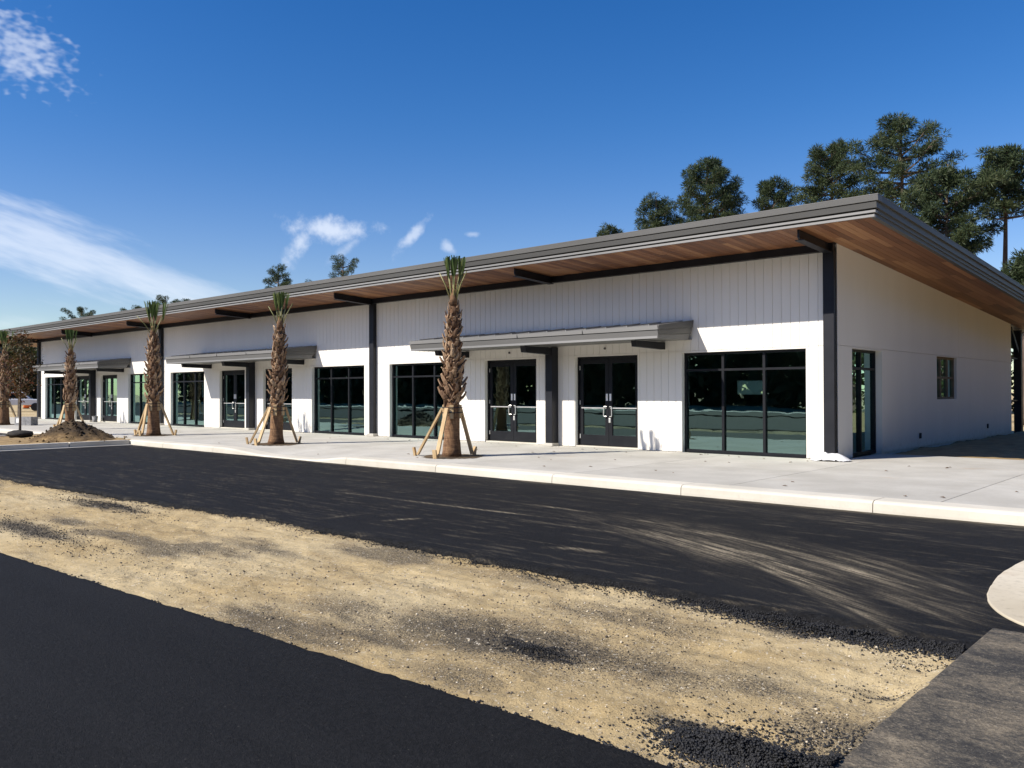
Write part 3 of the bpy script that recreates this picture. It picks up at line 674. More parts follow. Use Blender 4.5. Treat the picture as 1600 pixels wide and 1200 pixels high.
# soffit planks
PW = .14
def plank_mesh(y0, y1):
    g = .003; return MB().prism([(y0, zs(y0)), (y1, zs(y1)), (y1, zs(y1)+.018), (y0, zs(y0)+.018)], 'x', g, PW-g).mesh('soffit_plank', M['planks'])
pm = plank_mesh(-1.765, -.155)
pmf = plank_mesh(-1.765, YB+.0)
k = math.floor(GAB/PW)-1
farp = MB()
for j in range(k, int(XEND/PW), -1):
    x0 = j*PW
    if x0 >= -.03:
        y = -1.765; rj = random.Random(j)
        while y < YEND-.2:
            y2 = min(YEND-.15, y + rj.uniform(1.6, 3.6)); share('soffit_plank', plank_mesh(y, y2-.004), roof, (x0, 0, 0)); y = y2
    elif x0 > -22: share('soffit_plank', pm, roof, (x0, 0, 0))
    else: farp.prism([(-1.765, zs(-1.765)), (-.155, zs(-.155)), (-.155, zs(-.155)+.018), (-1.765, zs(-1.765)+.018)], 'x', x0+.003, x0+PW-.003)
xg = (k+1)*PW
MB().prism([(-1.765, zs(-1.765)), (YEND-.15, zs(YEND-.15)), (YEND-.15, zs(YEND-.15)+.018), (-1.765, zs(-1.765)+.018)], 'x', xg+.003, GAB-.09).build('soffit_plank', M['planks'], roof)
kinds(farp.build('distant_planking', M['planks'], roof), 'stuff')
MB().prism([(-.15, zs(-.15)), (YEND-.2, zs(YEND)), (YEND-.2, zs(YEND)+.02), (-.15, zs(-.15)+.02)], 'x', XEND+.1, XL-.02).build('porch_ceiling', M['planks'], roof)

# windows
def window(x0, x1, z0, z1, cols, transom, axis='y', at=.17, name='window'):
    """storefront window; axis 'y' = in the front wall, 'x' = in the side wall"""
    fw, dp = .055, .055
    def bx(m, a, b, p, q, zz0, zz1):
        return m.box(a, b, p, q, zz0, zz1) if axis == 'y' else m.box(-q, -p, a, b, zz0, zz1)
    m = MB()
    bx(m, x0, x1, at-dp, at+dp, z0, z0+fw+.02); bx(m, x0, x1, at-dp, at+dp, z1-fw, z1)
    bx(m, x0, x0+fw, at-dp, at+dp, z0+fw+.02, z1-fw); bx(m, x1-fw, x1, at-dp, at+dp, z0+fw+.02, z1-fw)
    wd = (x1-x0)/cols
    for i in range(1, cols): bx(m, x0+i*wd-.03, x0+i*wd+.03, at-dp+.001, at+dp-.001, z0+fw+.02, z1-fw)
    if transom:
        for i in range(cols): bx(m, x0+i*wd+(.03 if i else fw), x0+(i+1)*wd-(.03 if i < cols-1 else fw), at-dp+.003, at+dp-.003, transom-.025, transom+.025)
    w_ = m.build(name, M['frame'], B)
    for i in range(cols):
        a, b = x0+i*wd+(.03 if i else fw), x0+(i+1)*wd-(.03 if i < cols-1 else fw)
        for p, q in (((z0+fw+.02, transom-.025), (transom+.025, z1-fw)) if transom else ((z0+fw+.02, z1-fw),)):
            t = random.uniform(-.0012, .0012); m2 = MB()
            if axis == 'y': m2.poly([(a, at+t, p), (b, at-t, p), (b, at-t*.4, q), (a, at+t*.6, q)], [(0, 1, 2, 3)])
            else: m2.poly([(-at+t, a, p), (-at-t, b, p), (-at-t, b, q), (-at+t, a, q)], [(0, 1, 2, 3)])
            m2.build('pane', M['glass'], w_)
    return w_
def c_handle(xc, y, z0, z1, out):
    r = .013; pts = [(xc, y, z0), (xc, y-.06, z0), (xc, y-.075, z0+.02), (xc, y-.075, z1-.02), (xc, y-.06, z1), (xc, y, z1)]
    return MB().tube(pts, [r]*6, 6)
def door_pair(x0, x1):
    at = .17; fr = MB().box(x0, x0+.045, at-.06, at+.05, 0.03, HEAD).box(x1-.045, x1, at-.06, at+.05, .03, HEAD).box(x0+.045, x1-.045, at-.06, at+.05, HEAD-.05, HEAD)
    F_ = fr.build('door_frame', M['frame'], B)
    MB().box(x0, x1, .03, .30, .0, .035).build('threshold', M['kerb'], F_)
    xm = (x0+x1)/2
    for s, (a, b) in ((1, (x0+.05, xm-.004)), (-1, (xm+.004, x1-.05))):
        st_, top, bot = .105, .13, .27; z0, z1 = .05, HEAD-.055
        lf = MB().box(a, a+st_, at-.025, at+.025, z0, z1).box(b-st_, b, at-.025, at+.025, z0, z1).box(a+st_, b-st_, at-.025, at+.025, z0, z0+bot).box(a+st_, b-st_, at-.025, at+.025, z1-top, z1)
        d = lf.build('door', M['frame'], B)
        MB().poly([(a+st_, at, z0+bot), (b-st_, at, z0+bot), (b-st_, at, z1-top), (a+st_, at, z1-top)], [(0, 1, 2, 3)]).build('pane', M['glass'], d)
        MB().box(a+.06, b-.06, at-.045, at-.030, 1.0, 1.028).build('push_bar', M['chrome'], d)
        xi = b-.05 if s == 1 else a+.05
        h = MB(); r = .013; o_ = -.07*s
        h.tube([(xi, at-.03, .80), (xi, at-.06, .80), (xi+o_*.9, at-.075, .80), (xi+o_, at-.075, .82), (xi+o_, at-.075, 1.03), (xi+o_*.9, at-.075, 1.05), (xi, at-.06, 1.05), (xi, at-.03, 1.05)], [r]*8, 6)
        h.build('pull_handle', M['chrome'], d)
        MB().box(xi-.028, xi+.028, at-.031, at-.026, 1.2, 1.38).build('lock_tag', M['paper'], d)
        if s == -1: MB().box(xi-.05, xi+.01, at-.04, at-.026, .64, .76).build('padlock', M['chrome'], d, bevel=.006)
        xo = a+.012 if s == 1 else b-.012
        for zz in (.22, 1.1, 2.0): MB().box(xo-.012, xo+.012, at-.04, at-.026, zz, zz+.11).build('hinge', M['chrome'], d)
for x0, x1, k in ops:
    if k == 'w': window(x0, x1, .0, HEAD, 3, 1.93)
    else: door_pair(x0, x1)
window(.8, 2.65, .0, 2.35, 2, 1.93, 'x', .2)
# small framed opening in the side wall: raw lumber grid before dark glass
sw = MB(); y0, y1, z0, z1 = 6.9, 8.8, 1.2, 2.36
for a, b in ((y0, y0+.07), (y1-.07, y1)): sw.box(-.17, -.07, a, b, z0, z1)
for z in (z0, z1-.06): sw.box(-.17, -.07, y0+.07, y1-.07, z, z+.06)
sw.box(-.165, -.08, y0+.07, y1-.07, 1.76, 1.82)
wd_ = (y1-y0)/3
for i in (1, 2): sw.box(-.168, -.075, y0+i*wd_-.05, y0+i*wd_+.05, z0+.06, 1.76); sw.box(-.168, -.075, y0+i*wd_-.05, y0+i*wd_+.05, 1.82, z1-.06)
M['raw_wood'] = simple('weathered_lumber', (.13, .10, .06), (.2, .16, .10), 3, .8)
sw = sw.build('window', M['raw_wood'], B)
for i in range(3):
    for p, q in ((z0+.06, 1.76), (1.82, z1-.06)):
        a, b = y0+i*wd_+.05, y0+(i+1)*wd_-.05; MB().poly([(-.12, a, p), (-.12, b, p), (-.12, b, q), (-.12, a, q)], [(0, 1, 2, 3)]).build('pane', M['glass'], sw)
for yy, zz in ((5.4, .22), (12.2, .25)):
    MB().box(.001, .03, yy-.06, yy+.06, zz, zz+.14).build('socket_box', M['dark_gap'], B, bevel=.005)

# awnings
for bi, c in enumerate(BAYS):
    x0, x1, k = c-4.1, c+4.19, 1.55
    aw = MB().prism([(-.002, 3.03), (-.002, 3.085), (-k+.06, 2.905), (-k+.06, 2.85)], 'x', x0+.04, x1-.04).build('awning', M['grey_metal'], B)
    for i in range(14):   # standing seams of the little roof
        xx = x0+.3+i*(x1-x0-.6)/13; MB().prism([(-.01, 3.087), (-.01, 3.108), (-k+.1, 2.932), (-k+.1, 2.911)], 'x', xx-.012, xx+.012).build('roof_seam', M['light_metal'], aw)
    MB().prism([(-k, 2.80), (-k-.018, 2.888), (-k+.055, 2.888), (-k+.055, 2.80)], 'x', x0, x1).build('gutter_lip', M['light_metal'], aw)
    MB().box(x0+.01, x1-.01, -k+.03, -k+.055, 2.782, 2.799).build('gutter_gap', M['dark_gap'], aw)
    MB().prism([(-k+.035, 2.665), (-k+.005, 2.781), (-k+.055, 2.781), (-k+.055, 2.665)], 'x', x0+.012, x1-.012).build('gutter_face', M['grey_metal'], aw)
    MB().box(x0+.03, x1-.03, -k+.03, -k+.055, 2.612, 2.664).build('gutter_base', M['light_metal'], aw)
    MB().box(x0+.05, x1-.05, -k+.057, -.003, 2.640, 2.662).build('awning_ceiling', M['grey_metal'], aw)
    for s, xe in ((1, x1), (-1, x0)):
        for (ya, za), (yb, zb), (yc, zc), (yd, zd), inn, mt in (((-k+.058, 2.80), (-.03, 2.93), (-.003, 3.10), (-k+.058, 2.905), 0.0, 'band'), ((-k+.058, 2.70), (-.10, 2.78), (-.05, 2.925), (-k+.058, 2.795), .012, 'band'), ((-k+.058, 2.615), (-.22, 2.63), (-.12, 2.77), (-k+.058, 2.695), .03, 'grey_metal')):
            xx = xe-s*inn; MB().prism([(ya, za), (yb, zb), (yc, zc), (yd, zd)], 'x', *(sorted((xx, xx-s*.04)))).build('side_panel', M[mt], aw)
    for i in range(3):
        xs_ = x0+(i+1)*(x1-x0)/4; MB().box(xs_-.004, xs_+.004, -k-.021, -k-.0005, 2.802, 2.886).build('gutter_joint', M['dark_gap'], aw)
    for xr in (-3.3, 3.35):
        MB().prism([(-.003, 2.44), (-.003, 2.611), (-1.25, 2.611), (-1.22, 2.47)], 'x', c+xr-.07, c+xr+.07).build('bracket', M['black_steel'], aw)
    po = MB().box(c-.115, c+.115, -.265, -.002, .08, 2.611).build('awning_post', M['black_steel'], B, bevel=.006)
    MB().prism([(-.266, 2.42), (-.266, 2.611), (-1.3, 2.611), (-1.26, 2.45)], 'x', c-.09, c+.09).build('bracket', M['black_steel'], po)
    MB().box(c-.16, c+.16, -.31, -.004, .0, .079).build('plinth', M['concrete'], po, bevel=.01)
    for xo in (-1.63, 1.65): MB().tube([(c+xo, -.0, 2.53), (c+xo, -.03, 2.53)], [.03, .03], 8).build('junction_box', M['band'], B)
# notices taped inside the glass
for x0_, z0_, wd_, hg, yy, lb in ((-2.38, 1.36, .64, .31, .24, 'wide pale notice sheet inside the big right-hand window'), (BAYS[1]-4.50, 1.25, .5, .62, .24, 'pale notice sheet inside the left window of the middle bay'), (-36.4+.0, 1.3, .35, .5, .24, 'pale notice sheet behind the right door of the far bay')):
    tag(MB().box(x0_, x0_+wd_, yy, yy+.003, z0_, z0_+hg).build('notice_sheet', M['paper']), lb, 'notice', 'notice sheets in the windows')

# ------------------------------------------------------------------ things on the pavement
# palms
def boot_mesh(seed):
    r = random.Random(seed); m = MB(); L = .30*r.uniform(.85, 1.15)
    pts = [(-.01, 0, 0), (.055, 0, .055), (.095, 0, .115), (.115, r.uniform(-.015, .015), L*.62), (.135+r.uniform(-.03, .04), r.uniform(-.03, .03), L*.80)]
    ws = [.15, .14, .115, .085, .07]; ts = [.05, .045, .035, .028, .02]
    vs = []
    for (x, y, z), w_, t_ in zip(pts, ws, ts): vs += [(x+t_*.5, y-w_*.5, z-.01), (x+t_, y, z-.02), (x+t_*.5, y+w_*.5, z-.01), (x-t_*.4, y, z+.012)]
    fs = [(i*4+j, i*4+(j+1) % 4, (i+1)*4+(j+1) % 4, (i+1)*4+j) for i in range(4) for j in range(4)] + [(0, 3, 2, 1), (16, 17, 18, 19)]
    m.poly(vs, fs)
    for s in (-1, 1): m.bar((-.02, s*.12, -.13), (.045, s*.035, .06), .045, .026)
    return m.mesh('leaf_base', M['boot'])
BOOTS = [boot_mesh(i) for i in range(5)]
def palm(x, y, label, seed, H=4.43, boots=100, tuft='bunch', feet=((-.77, -.32), (.16, -.60), (.02, .62)), lean=(0, 0), z0=0.0, wide=1.0):
    r = random.Random(seed); t = empty('palm_tree', (x, y, z0)); tag(t, label, 'palm tree', 'palms planted along the pavement')
    sc = H/4.43; top = 3.45*sc
    def ax(z): return Vector((lean[0]*z/H, lean[1]*z/H, z))
    def R(z): return float(np.interp(z/sc, [0, .12, .5, 1.1, 1.4, 2.2, 2.9, 3.45], [.235, .202, .175, .164, .160, .150, .122, .082]))*wide
    n = 26; zz = [top*i/(n-1) for i in range(n)]
    MB().tube([ax(z) for z in zz], [R(z)*r.uniform(.96, 1.04) for z in zz], 14).build('trunk', M['fibre'], t, True)
    for k in range(boots):
        f = k/boots; z = 1.22*sc+(top-1.30*sc)*f; a = k*2.39996+r.uniform(-.15, .15); p = ax(z)
        s = (1.08-.42*f)*r.uniform(.68, 1.3)*(.55+.4*wide)*.86
        if r.random() < .10: continue
        o = share('leaf_base', BOOTS[r.randrange(5)], t, (p.x+cos(a)*R(z)*.9, p.y+sin(a)*R(z)*.9, z), (r.uniform(-.35, .35), r.uniform(-.30, .28), a+r.uniform(-.3, .3)), (s, s, s*r.uniform(.85, 1.1)))
    # loose fibre at the crown neck
    MB().tube([ax(top-.1), ax(top+.1), ax(top+.28)], [.10*wide, .085*wide, .05], 9).build('crown_shaft', M['fibre'], t, True)
    npet = 9
    for i in range(npet):
        a = i*2.4+r.uniform(-.3, .3); out = (.05+.09*r.random()) if i < 6 else .26+.1*r.random(); ln = (H-top-.26)*r.uniform(.8, 1.0)
        if tuft == 'open' and i % 2: out += .12
        b0 = ax(top-.02); pts = [b0+Vector((cos(a)*.05, sin(a)*.05, 0)), b0+Vector((cos(a)*(.05+out*.45), sin(a)*(.05+out*.45), ln*.55)), b0+Vector((cos(a)*(.05+out), sin(a)*(.05+out), ln))]
        fr = MB().tube(pts, [.018, .014, .010], 5).build('petiole', M['petiole'], t, True)
        if i < 6:      # folded, clipped fan at its end
            m = MB(); tip = pts[2]; L = (H-top)-ln+.02
            if tuft == 'open': L *= 1.35
            for j in range(9):
                b_ = a+(j-4)*.26+r.uniform(-.06, .06); sp = r.uniform(.05, .13) if tuft == 'bunch' else r.uniform(.04, .22)
                e_ = tip+Vector((cos(b_)*sp, sin(b_)*sp, L*r.uniform(.86, 1.04))); s_ = tip-Vector((0, 0, .16))
                q = Vector((-sin(b_), cos(b_), 0))*.016
                m.poly([s_-q*.3, s_+q*.3, (s_+e_)*.5+q*1.2, e_+q*.8, e_-q*.8, (s_+e_)*.5-q*1.2], [(0, 1, 2, 5), (5, 2, 3, 4)])
            m.build('frond', M['palm_leaf'], fr)
    # strap, battens and props
    zs_ = 1.02*sc; p = ax(zs_)
    for dz in (-.04, .07):
        ring = [(p.x+cos(u)*(R(zs_)+.062), p.y+sin(u)*(R(zs_)+.062), zs_+dz) for u in [2*pi*i/20 for i in range(21)]]
        MB().tube(ring, [.009]*21, 4, False).build('strap', M['black_steel'], t)
    for i in range(5):
        a = .4+i*2*pi/5; q = Vector((p.x+cos(a)*(R(zs_)+.025), p.y+sin(a)*(R(zs_)+.025), 0))
        MB().bar(q+Vector((0, 0, zs_-.17)), q+Vector((0, 0, zs_+.13)), .09, .04, (cos(a), sin(a), 0)).build('batten', M['lumber'], t)
    for fx, fy in feet:
        d = Vector((fx, fy, 0)).normalized(); q = Vector((p.x, p.y, 0))+d*(R(zs_)+.07)
        MB().bar(q+Vector((0, 0, zs_+.06)), Vector((fx, fy, .03)), .09, .042, tuple(d)).build('prop', M['lumber'], t)
        MB().bar(Vector((fx, fy, -.05))+d*.05, Vector((fx, fy, .19))+d*.10, .09, .042, tuple(d)).build('stake', M['lumber'], t)
    return t
PX = [(-6.88, -4.45), (-13.95, -4.45), (-21.45, -4.45), (-28.78, -4.45), (-36.6, -4.45)]
palm(*PX[0], 'nearest and largest palm, propped with boards before the right bay', 1, 4.43, 140, lean=(.09, .0))
palm(*PX[1], 'second palm from the right, propped before the middle bay', 2, 4.22, 140, feet=((-.55, -.48), (.1, -.62), (.12, .60)), lean=(.18, .05))
palm(*PX[2], 'middle palm with open green fronds beside the planting island corner', 3, 4.40, 140, 'open', ((-.62, -.28), (.12, -.45), (.55, .42)), lean=(-.05, 0), wide=1.1)
palm(*PX[3], 'palm rising behind the mound of dark soil', 4, 3.96, 120, feet=((-.62, -.28), (.12, -.45), (.55, .42)), lean=(.12, 0))
palm(*PX[4], 'leftmost palm at the photo edge, partly behind the young tree', 5, 4.21, 120, 'open', ((-.6, -.3), (.2, -.4), (.62, .42)), lean=(.15, 0), wide=1.2)
for i, (x, y) in enumerate(PX):
    rr = .85; xs = np.linspace(x-rr, x+rr, 22); ys = np.linspace(y-rr, y+rr, 22)
    me, X, Y = grid_mesh('soil_pit', xs, ys, lambda X, Y: dip(X, Y)+.004+.030*np.clip(fbm(X*4+i, Y*4)-.30, 0, 1)*np.clip(1-np.hypot(X-x, Y-y)/.95, 0, 1), M['soil'], lambda a, b: np.hypot(a-x, b-y) < .62+.16*vnoise(np.arctan2(b-y, a-x)*1.6+9, a*0))
    kinds(link(bpy.data.objects.new('soil_pit', me)))

# dug soil mound
xs = np.linspace(-2.0, 2.0, 90); ys = np.linspace(-1.8, 1.8, 80)
def mound_z(X, Y):
    d = np.hypot(X/1.55, Y/1.25); h = .66*np.clip(1-d, 0, 1)**1.05
    lump = .26*(fbm(X*2.4+3, Y*2.4, 4)-.45)+.11*(vnoise(X*6, Y*6)-.5)+.08*(vnoise(X*15, Y*15)-.5)
    return np.where(d < 1.15, h+lump*np.clip(1.25-d, 0, 1), -.05)-.03
me, X, Y = grid_mesh('soil_mound', xs, ys, mound_z, M['soil'], lambda a, b: np.hypot(a/1.55, b/1.25) < 1.2)
m_, t_, b_ = new_mat('dug_soil'); co = pos_co(t_); n_ = t_.noise(co, 3.5, 6, .7)
hz_ = t_.smooth(t_.add('ShaderNodeSeparateXYZ', ins={0: co}).outputs[2], .40, .0)
z_ = t_.math('ADD', t_.math('ADD', t_.math('MULTIPLY', t_.noise(co, 1.6, 4), .55), t_.math('MULTIPLY', t_.noise(co, 9, 5, .7), .45)), t_.math('MULTIPLY', hz_, .26))
t_.l.new(t_.ramp(z_, [(.42, (.026, .016, .007)), (.56, (.06, .037, .014)), (.74, (.13, .08, .03)), (.90, (.30, .20, .085))]), b_.inputs['Base Color']); b_.inputs['Roughness'].default_value = .95; bump(t_, b_, t_.noise(co, 30, 4), .8, .03)
me.materials[0] = m_
mo = link(bpy.data.objects.new('soil_mound', me)); mo.location = (-21.35, -7.05, -.02); tag(mo, 'heap of dug brown soil on the planting island', 'soil mound')

u_ = rng.normal(size=(260, 2)); cx_, cy_ = u_[:, 0]*.75, u_[:, 1]*.6
V, F = crumbs(np.stack([cx_-21.35, cy_-7.05, np.maximum(mound_z(cx_, cy_), -.0)+.0], 1), .015+.05*rng.random(260)**2.5)
tag(np_obj('soil_clods', V, F, m_), 'clods of earth lying on the soil heap', 'clods', kind='stuff')

# young tree in autumn leaf
def leaf_cloud(C, n, size, spread, seed, asp=.55):
    r = np.random.default_rng(seed); C = np.repeat(np.asarray(C), n, 0); P_ = C+r.normal(size=C.shape)*spread
    a = r.normal(size=C.shape); a /= np.linalg.norm(a, axis=1)[:, None]; b = np.cross(a, r.normal(size=C.shape)); b /= np.linalg.norm(b, axis=1)[:, None]
    s = size*(.6+.8*r.random((len(C), 1))); a = a*s; b = b*s*asp
    V = np.stack([P_-a, P_+b*.9, P_+a, P_-b*.9], 1).reshape(-1, 3); F = np.arange(len(V)).reshape(-1, 4); return V, F
yt = tag(empty('young_tree', (-24.45, -7.6, -.03)), 'young slender tree with sparse reddish-brown leaves on the planting island', 'tree')
m = MB(); m.tube([(0, 0, -.1), (.01, 0, .8), (-.02, .01, 1.8), (.0, .03, 2.8), (.03, 0, 3.7)], [.045, .038, .03, .018, .006], 7); m.build('trunk', M['bark_grey'], yt, True)
tw = MB(); C = []; r = random.Random(9)
for i in range(46):
    z = 1.25+2.1*(i/46); a = i*2.4; L = (.60*(1-((z-1.9)/1.9)**2 if z > 1.9 else .75+.25*(z-1.25)/.65))*r.uniform(.6, 1.05)
    p0 = Vector((0, .01, z)); p1 = p0+Vector((cos(a)*L*.55, sin(a)*L*.55, L*.35)); p2 = p0+Vector((cos(a)*L, sin(a)*L, L*.62))
    tw.tube([p0, p1, p2], [.011, .007, .003], 4, False)
    for f in (.35, .55, .75, .95, 1.05): C.append(p0.lerp(p1, f/.55) if f < .55 else p1.lerp(p2, (f-.55)/.45))
tw.build('branches', M['bark_grey'], yt)
V, F = leaf_cloud(C, 7, .044, .09, 4); np_obj('crown', V, F, M['red_leaf'], yt)
# root ball
n = 18; vs = []
rb = MB()
for i in range(7):
    ph = -pi/2+pi*i/6
    for j in range(n):
        th = 2*pi*j/n; rr = cos(ph)*.44*(1+.22*float(vnoise(np.array(j*.9), np.array(i*1.3)))-.08); vs.append((cos(th)*rr, sin(th)*rr*.9, .10+.13*sin(ph)+.05*float(vnoise(np.array(j*.7+9), np.array(i*1.7)))))
rb.poly(vs, [(i*n+j, i*n+(j+1) % n, (i+1)*n+(j+1) % n, (i+1)*n+j) for i in range(6) for j in range(n)])
o = rb.build('root_ball', M['black_cloth'], None, True); o.location = (-24.45, -7.6, -.05); tag(o, 'low black wrapped root ball at the foot of the young tree', 'root ball')

# blocks stacked on the pavement
bs = tag(empty('block_stack', (-34.9, -4.05, 0), .5), 'small stack of grey blocks with a white label on the pavement', 'block stack')
bm = MB().box(-.14, .14, -.10, .10, 0, .19).mesh('block', M['grey_block'])
for i in range(3):
    for j in range(2):
        for k in range(2):
            share('block', bm, bs, ((i-1)*.292+random.uniform(-.008, .008), (j-.5)*.212, k*.194), (0, 0, random.uniform(-.03, .03)))
MB().box(-.34, -.12, -.2145, -.2125, .12, .32).build('label_sheet', M['paper'], bs)
bk = MB(); bk.tube([(0, 0, 0), (0, 0, .02), (0, 0, .30)], [.10, .11, .14], 14, True); bk.tube([(0, 0, .285), (0, 0, .30)], [.15, .15], 14, False)
bk = bk.build('bucket', M['grey_block'], None, True); bk.location = (-36.75, -.35, .0); tag(bk, 'small grey bucket standing by the far bay doors', 'bucket')
# white plastic sheeting crumpled at the corner column
xs = np.linspace(-.42, .42, 36); ys = np.linspace(-.30, .30, 26)
me, X, Y = grid_mesh('plastic_sheeting', xs, ys, lambda X, Y: np.clip(.15*np.exp(-((X/.34)**2+(Y/.22)**2)**2.0)*(.8+.5*vnoise(X*9,Y*9))+.06*(fbm(X*8, Y*8)-.5)*np.exp(-(X/.3)**2-(Y/.22)**2), .004, 1), M['plastic'], lambda a, b: (a/.40)**2+(b/.28)**2 < .75+.5*vnoise(np.arctan2(b, a)*2+4, a*0))
o = link(bpy.data.objects.new('plastic_sheeting', me)); o.location = (-.06, -.24, .001); o.rotation_euler = (0, 0, .15); tag(o, 'crumpled white plastic sheeting around the foot of the corner column', 'sheeting')
# pickup and barrels beyond the far end of the building
tr = tag(empty('pickup_truck', (-80.0, 9.6, -.2), 1.15), 'white pickup truck parked beyond the far end of the building', 'truck')
MB().prism([(-2.6, .55), (2.55, .55), (2.65, .75), (2.6, 1.0), (1.3, 1.12), (-2.6, 1.12)], 'y', -.95, .95).build('body', M['car_white'], tr, bevel=.06)
MB().prism([(-1.0, 1.12), (1.3, 1.12), (.65, 1.78), (-.85, 1.80)], 'y', -.85, .85).build('cab', M['car_white'], tr, bevel=.06)
for s in (-1, 1): MB().prism([(-.8, 1.2), (1.02, 1.2), (.56, 1.68), (-.72, 1.70)], 'y', s*.852, s*.862).build('side_window', M['dark_glass'], tr)
MB().poly([(1.25, -.75, 1.17), (1.25, .75, 1.17), (.70, .70, 1.73), (.70, -.70, 1.73)], [(0, 1, 2, 3)]).build('windscreen', M['dark_glass'], tr).location = (.025, 0, .02)
for sx in (-1.65, 1.65):
    for s in (-1, 1): MB().tube([(sx, s*.75, .38), (sx, s*.98, .38)], [.38, .38], 18).build('wheel', M['tyre'], tr)
for s in (-1, 1): MB().box(2.60, 2.67, s*.8-.14, s*.8+.14, .78, .95).build('headlight', M['paper'], tr)
MB().box(2.6, 2.72, -.9, .9, .42, .56).build('bumper', M['chrome'], tr)
for px, dd, lb in ((41, 105, 'orange traffic barrel left of the end column, nearer one'), (47, 118, 'orange traffic barrel beside the end column, farther one')):
    d = px_dir(px, 640); t = dd/math.hypot(d.x, d.y); bo = tag(empty('traffic_barrel', (CAM.x+d.x*t, CAM.y+d.y*t, -.2)), lb, 'traffic barrel', 'orange barrels')
    MB().tube([(0, 0, .06), (0, 0, .5), (0, 0, .95)], [.29, .26, .23], 14).build('body', M['orange'], bo, True)
    for z in (.4, .68): MB().tube([(0, 0, z), (0, 0, z+.12)], [.282-.03*z, .279-.03*z], 14, False).build('stripe', M['paper'], bo)
    MB().tube([(0, 0, 0), (0, 0, .06)], [.36, .34], 14).build('base', M['tyre'], bo)

# ------------------------------------------------------------------ trees
def blades(C, n, length, width, spread, seed, flat=.75):
    """needle sprays: n thin blades pointing outward from each cluster centre"""
    r = np.random.default_rng(seed); C = np.repeat(np.asarray(C, float), n, 0)
    d = r.normal(size=C.shape); d[:, 2] = d[:, 2]*.8+.25; d /= np.linalg.norm(d, axis=1)[:, None]
    s = spread*(.25+.75*r.random((len(C), 1))**.6); off = d*s; off[:, 2] *= flat
    P_ = C+off; L = length*(.6+.7*r.random((len(C), 1))); dd = d+r.normal(size=C.shape)*.45; dd /= np.linalg.norm(dd, axis=1)[:, None]
    b = np.cross(dd, r.normal(size=C.shape)); b /= np.linalg.norm(b, axis=1)[:, None]; b *= width*(.7+.6*r.random((len(C), 1)))
    V = np.stack([P_-b*.5, P_+dd*L*.5-b, P_+dd*L, P_+dd*L*.5+b], 1).reshape(-1, 3); return V, np.arange(len(V)).reshape(-1, 4)
def pine(px, ytop, dist, crown_w, crown_h, seed, label, group, nb=44, lean=0.0, dens=1.0, shape='round'):
    """a pine standing dist metres off in the photo's direction; crown width and height in photo pixels"""
    d = px_dir(px, ytop); h = math.hypot(d.x, d.y); t = dist/h; base = Vector((CAM.x+d.x*t, CAM.y+d.y*t, -.2))
    H = CAM.z+d.z*t+.2; depth = fwd.dot(d)*t; mp = depth/1314; rx = crown_w*mp/2*1.03; ch = crown_h*mp
    r = random.Random(seed); T = tag(empty('pine_tree', base), label, 'pine tree', group)
    bend = [Vector((r.uniform(-.25, .25), r.uniform(-.25, .25), 0)) for _ in range(3)]
    def ax(z):
        f = z/H; return Vector((lean*f*f, 0, z))+bend[0]*sin(f*3)+bend[1]*sin(f*5+1)*.5
    n = 14; R0 = .012*H+.05
    MB().tube([ax(H*.98*i/(n-1)) for i in range(n)], [R0*(1-.9*i/(n-1))+.015 for i in range(n)], 8).build('trunk', M['bark_pine'], T, True)
    br = MB(); C = []
    zb = H-ch
    nb = int(nb*.75)
    for i in range(nb):
        f = (i+.5)/nb; z = zb+ch*(f**.92)*.86
        if shape == 'round': pr = math.sqrt(max(.1, 1-((f-.42)/.64)**2))
        elif shape == 'cone': pr = 1.0-f*.78
        else: pr = .5+.5*sin(pi*f) if f < .75 else .85*(1-f)/.25+.12
        L = rx*pr*r.uniform(.45, 1.1); a = i*2.4+r.uniform(-.4, .4); el = .05+.62*f+r.uniform(-.2, .22); L *= .72+.5*abs(sin(a*1.5+seed)); L = min(L, rx*1.02)
        p0 = ax(z-L*sin(el)*.5 if z-L*sin(el)*.5 > zb*.7 else z); dv = Vector((cos(a)*cos(el), sin(a)*cos(el), sin(el)*.8))
        p1 = p0+dv*L*.5+Vector((0, 0, -.06*L)); p2 = p0+dv*L+Vector((0, 0, .05*L))
        br.tube([p0, p1, p2], [.05+.012*L, .035+.006*L, .015], 4, False)
        m_ = max(2, int(2+L*1.15))
        for j in range(m_):
            g_ = .35+.65*(j+.6)/m_; q = p0.lerp(p1, g_*2) if g_ < .5 else p1.lerp(p2, g_*2-1)
            sl = L*.30*r.uniform(.5, 1.1)*(1.15-g_*.5); sa = a+r.choice((-1, 1))*r.uniform(.5, 1.2); e = q+Vector((cos(sa)*sl, sin(sa)*sl, sl*r.uniform(.1, .6)))
            br.tube([q, e], [.022, .008], 3, False); C.append(e)
            if r.random() < .7: C.append(q.lerp(e, .5)+Vector((0, 0, .1)))
        C.append(p2)
    for i in range(4): C.append(ax(H*.97)+Vector((r.uniform(-.6, .6), r.uniform(-.6, .6), r.uniform(-.5, .1))))
    br.build('branches', M['bark_pine'], T)
    C = np.array([tuple(c) for c in C]); V, F = blades(C, int(92*dens), .30, .020, .31, seed); np_obj('crown', V, F, M['needles'], T)
    return T
G1 = 'tall pines behind the building'; G2 = 'pines beyond the far end of the roof'
pine(951, 345, 66, 56, 110, 1, 'lowest pine of the right group, only its top above the roof', G1, 36)
pine(1022, 300, 64, 84, 130, 2, 'second pine from the left of the right group, just above the roof', G1, 42)
pine(1105, 240, 62, 128, 165, 3, 'broad dense dark pine left of the small gap in the right group', G1, 58, dens=1.15)
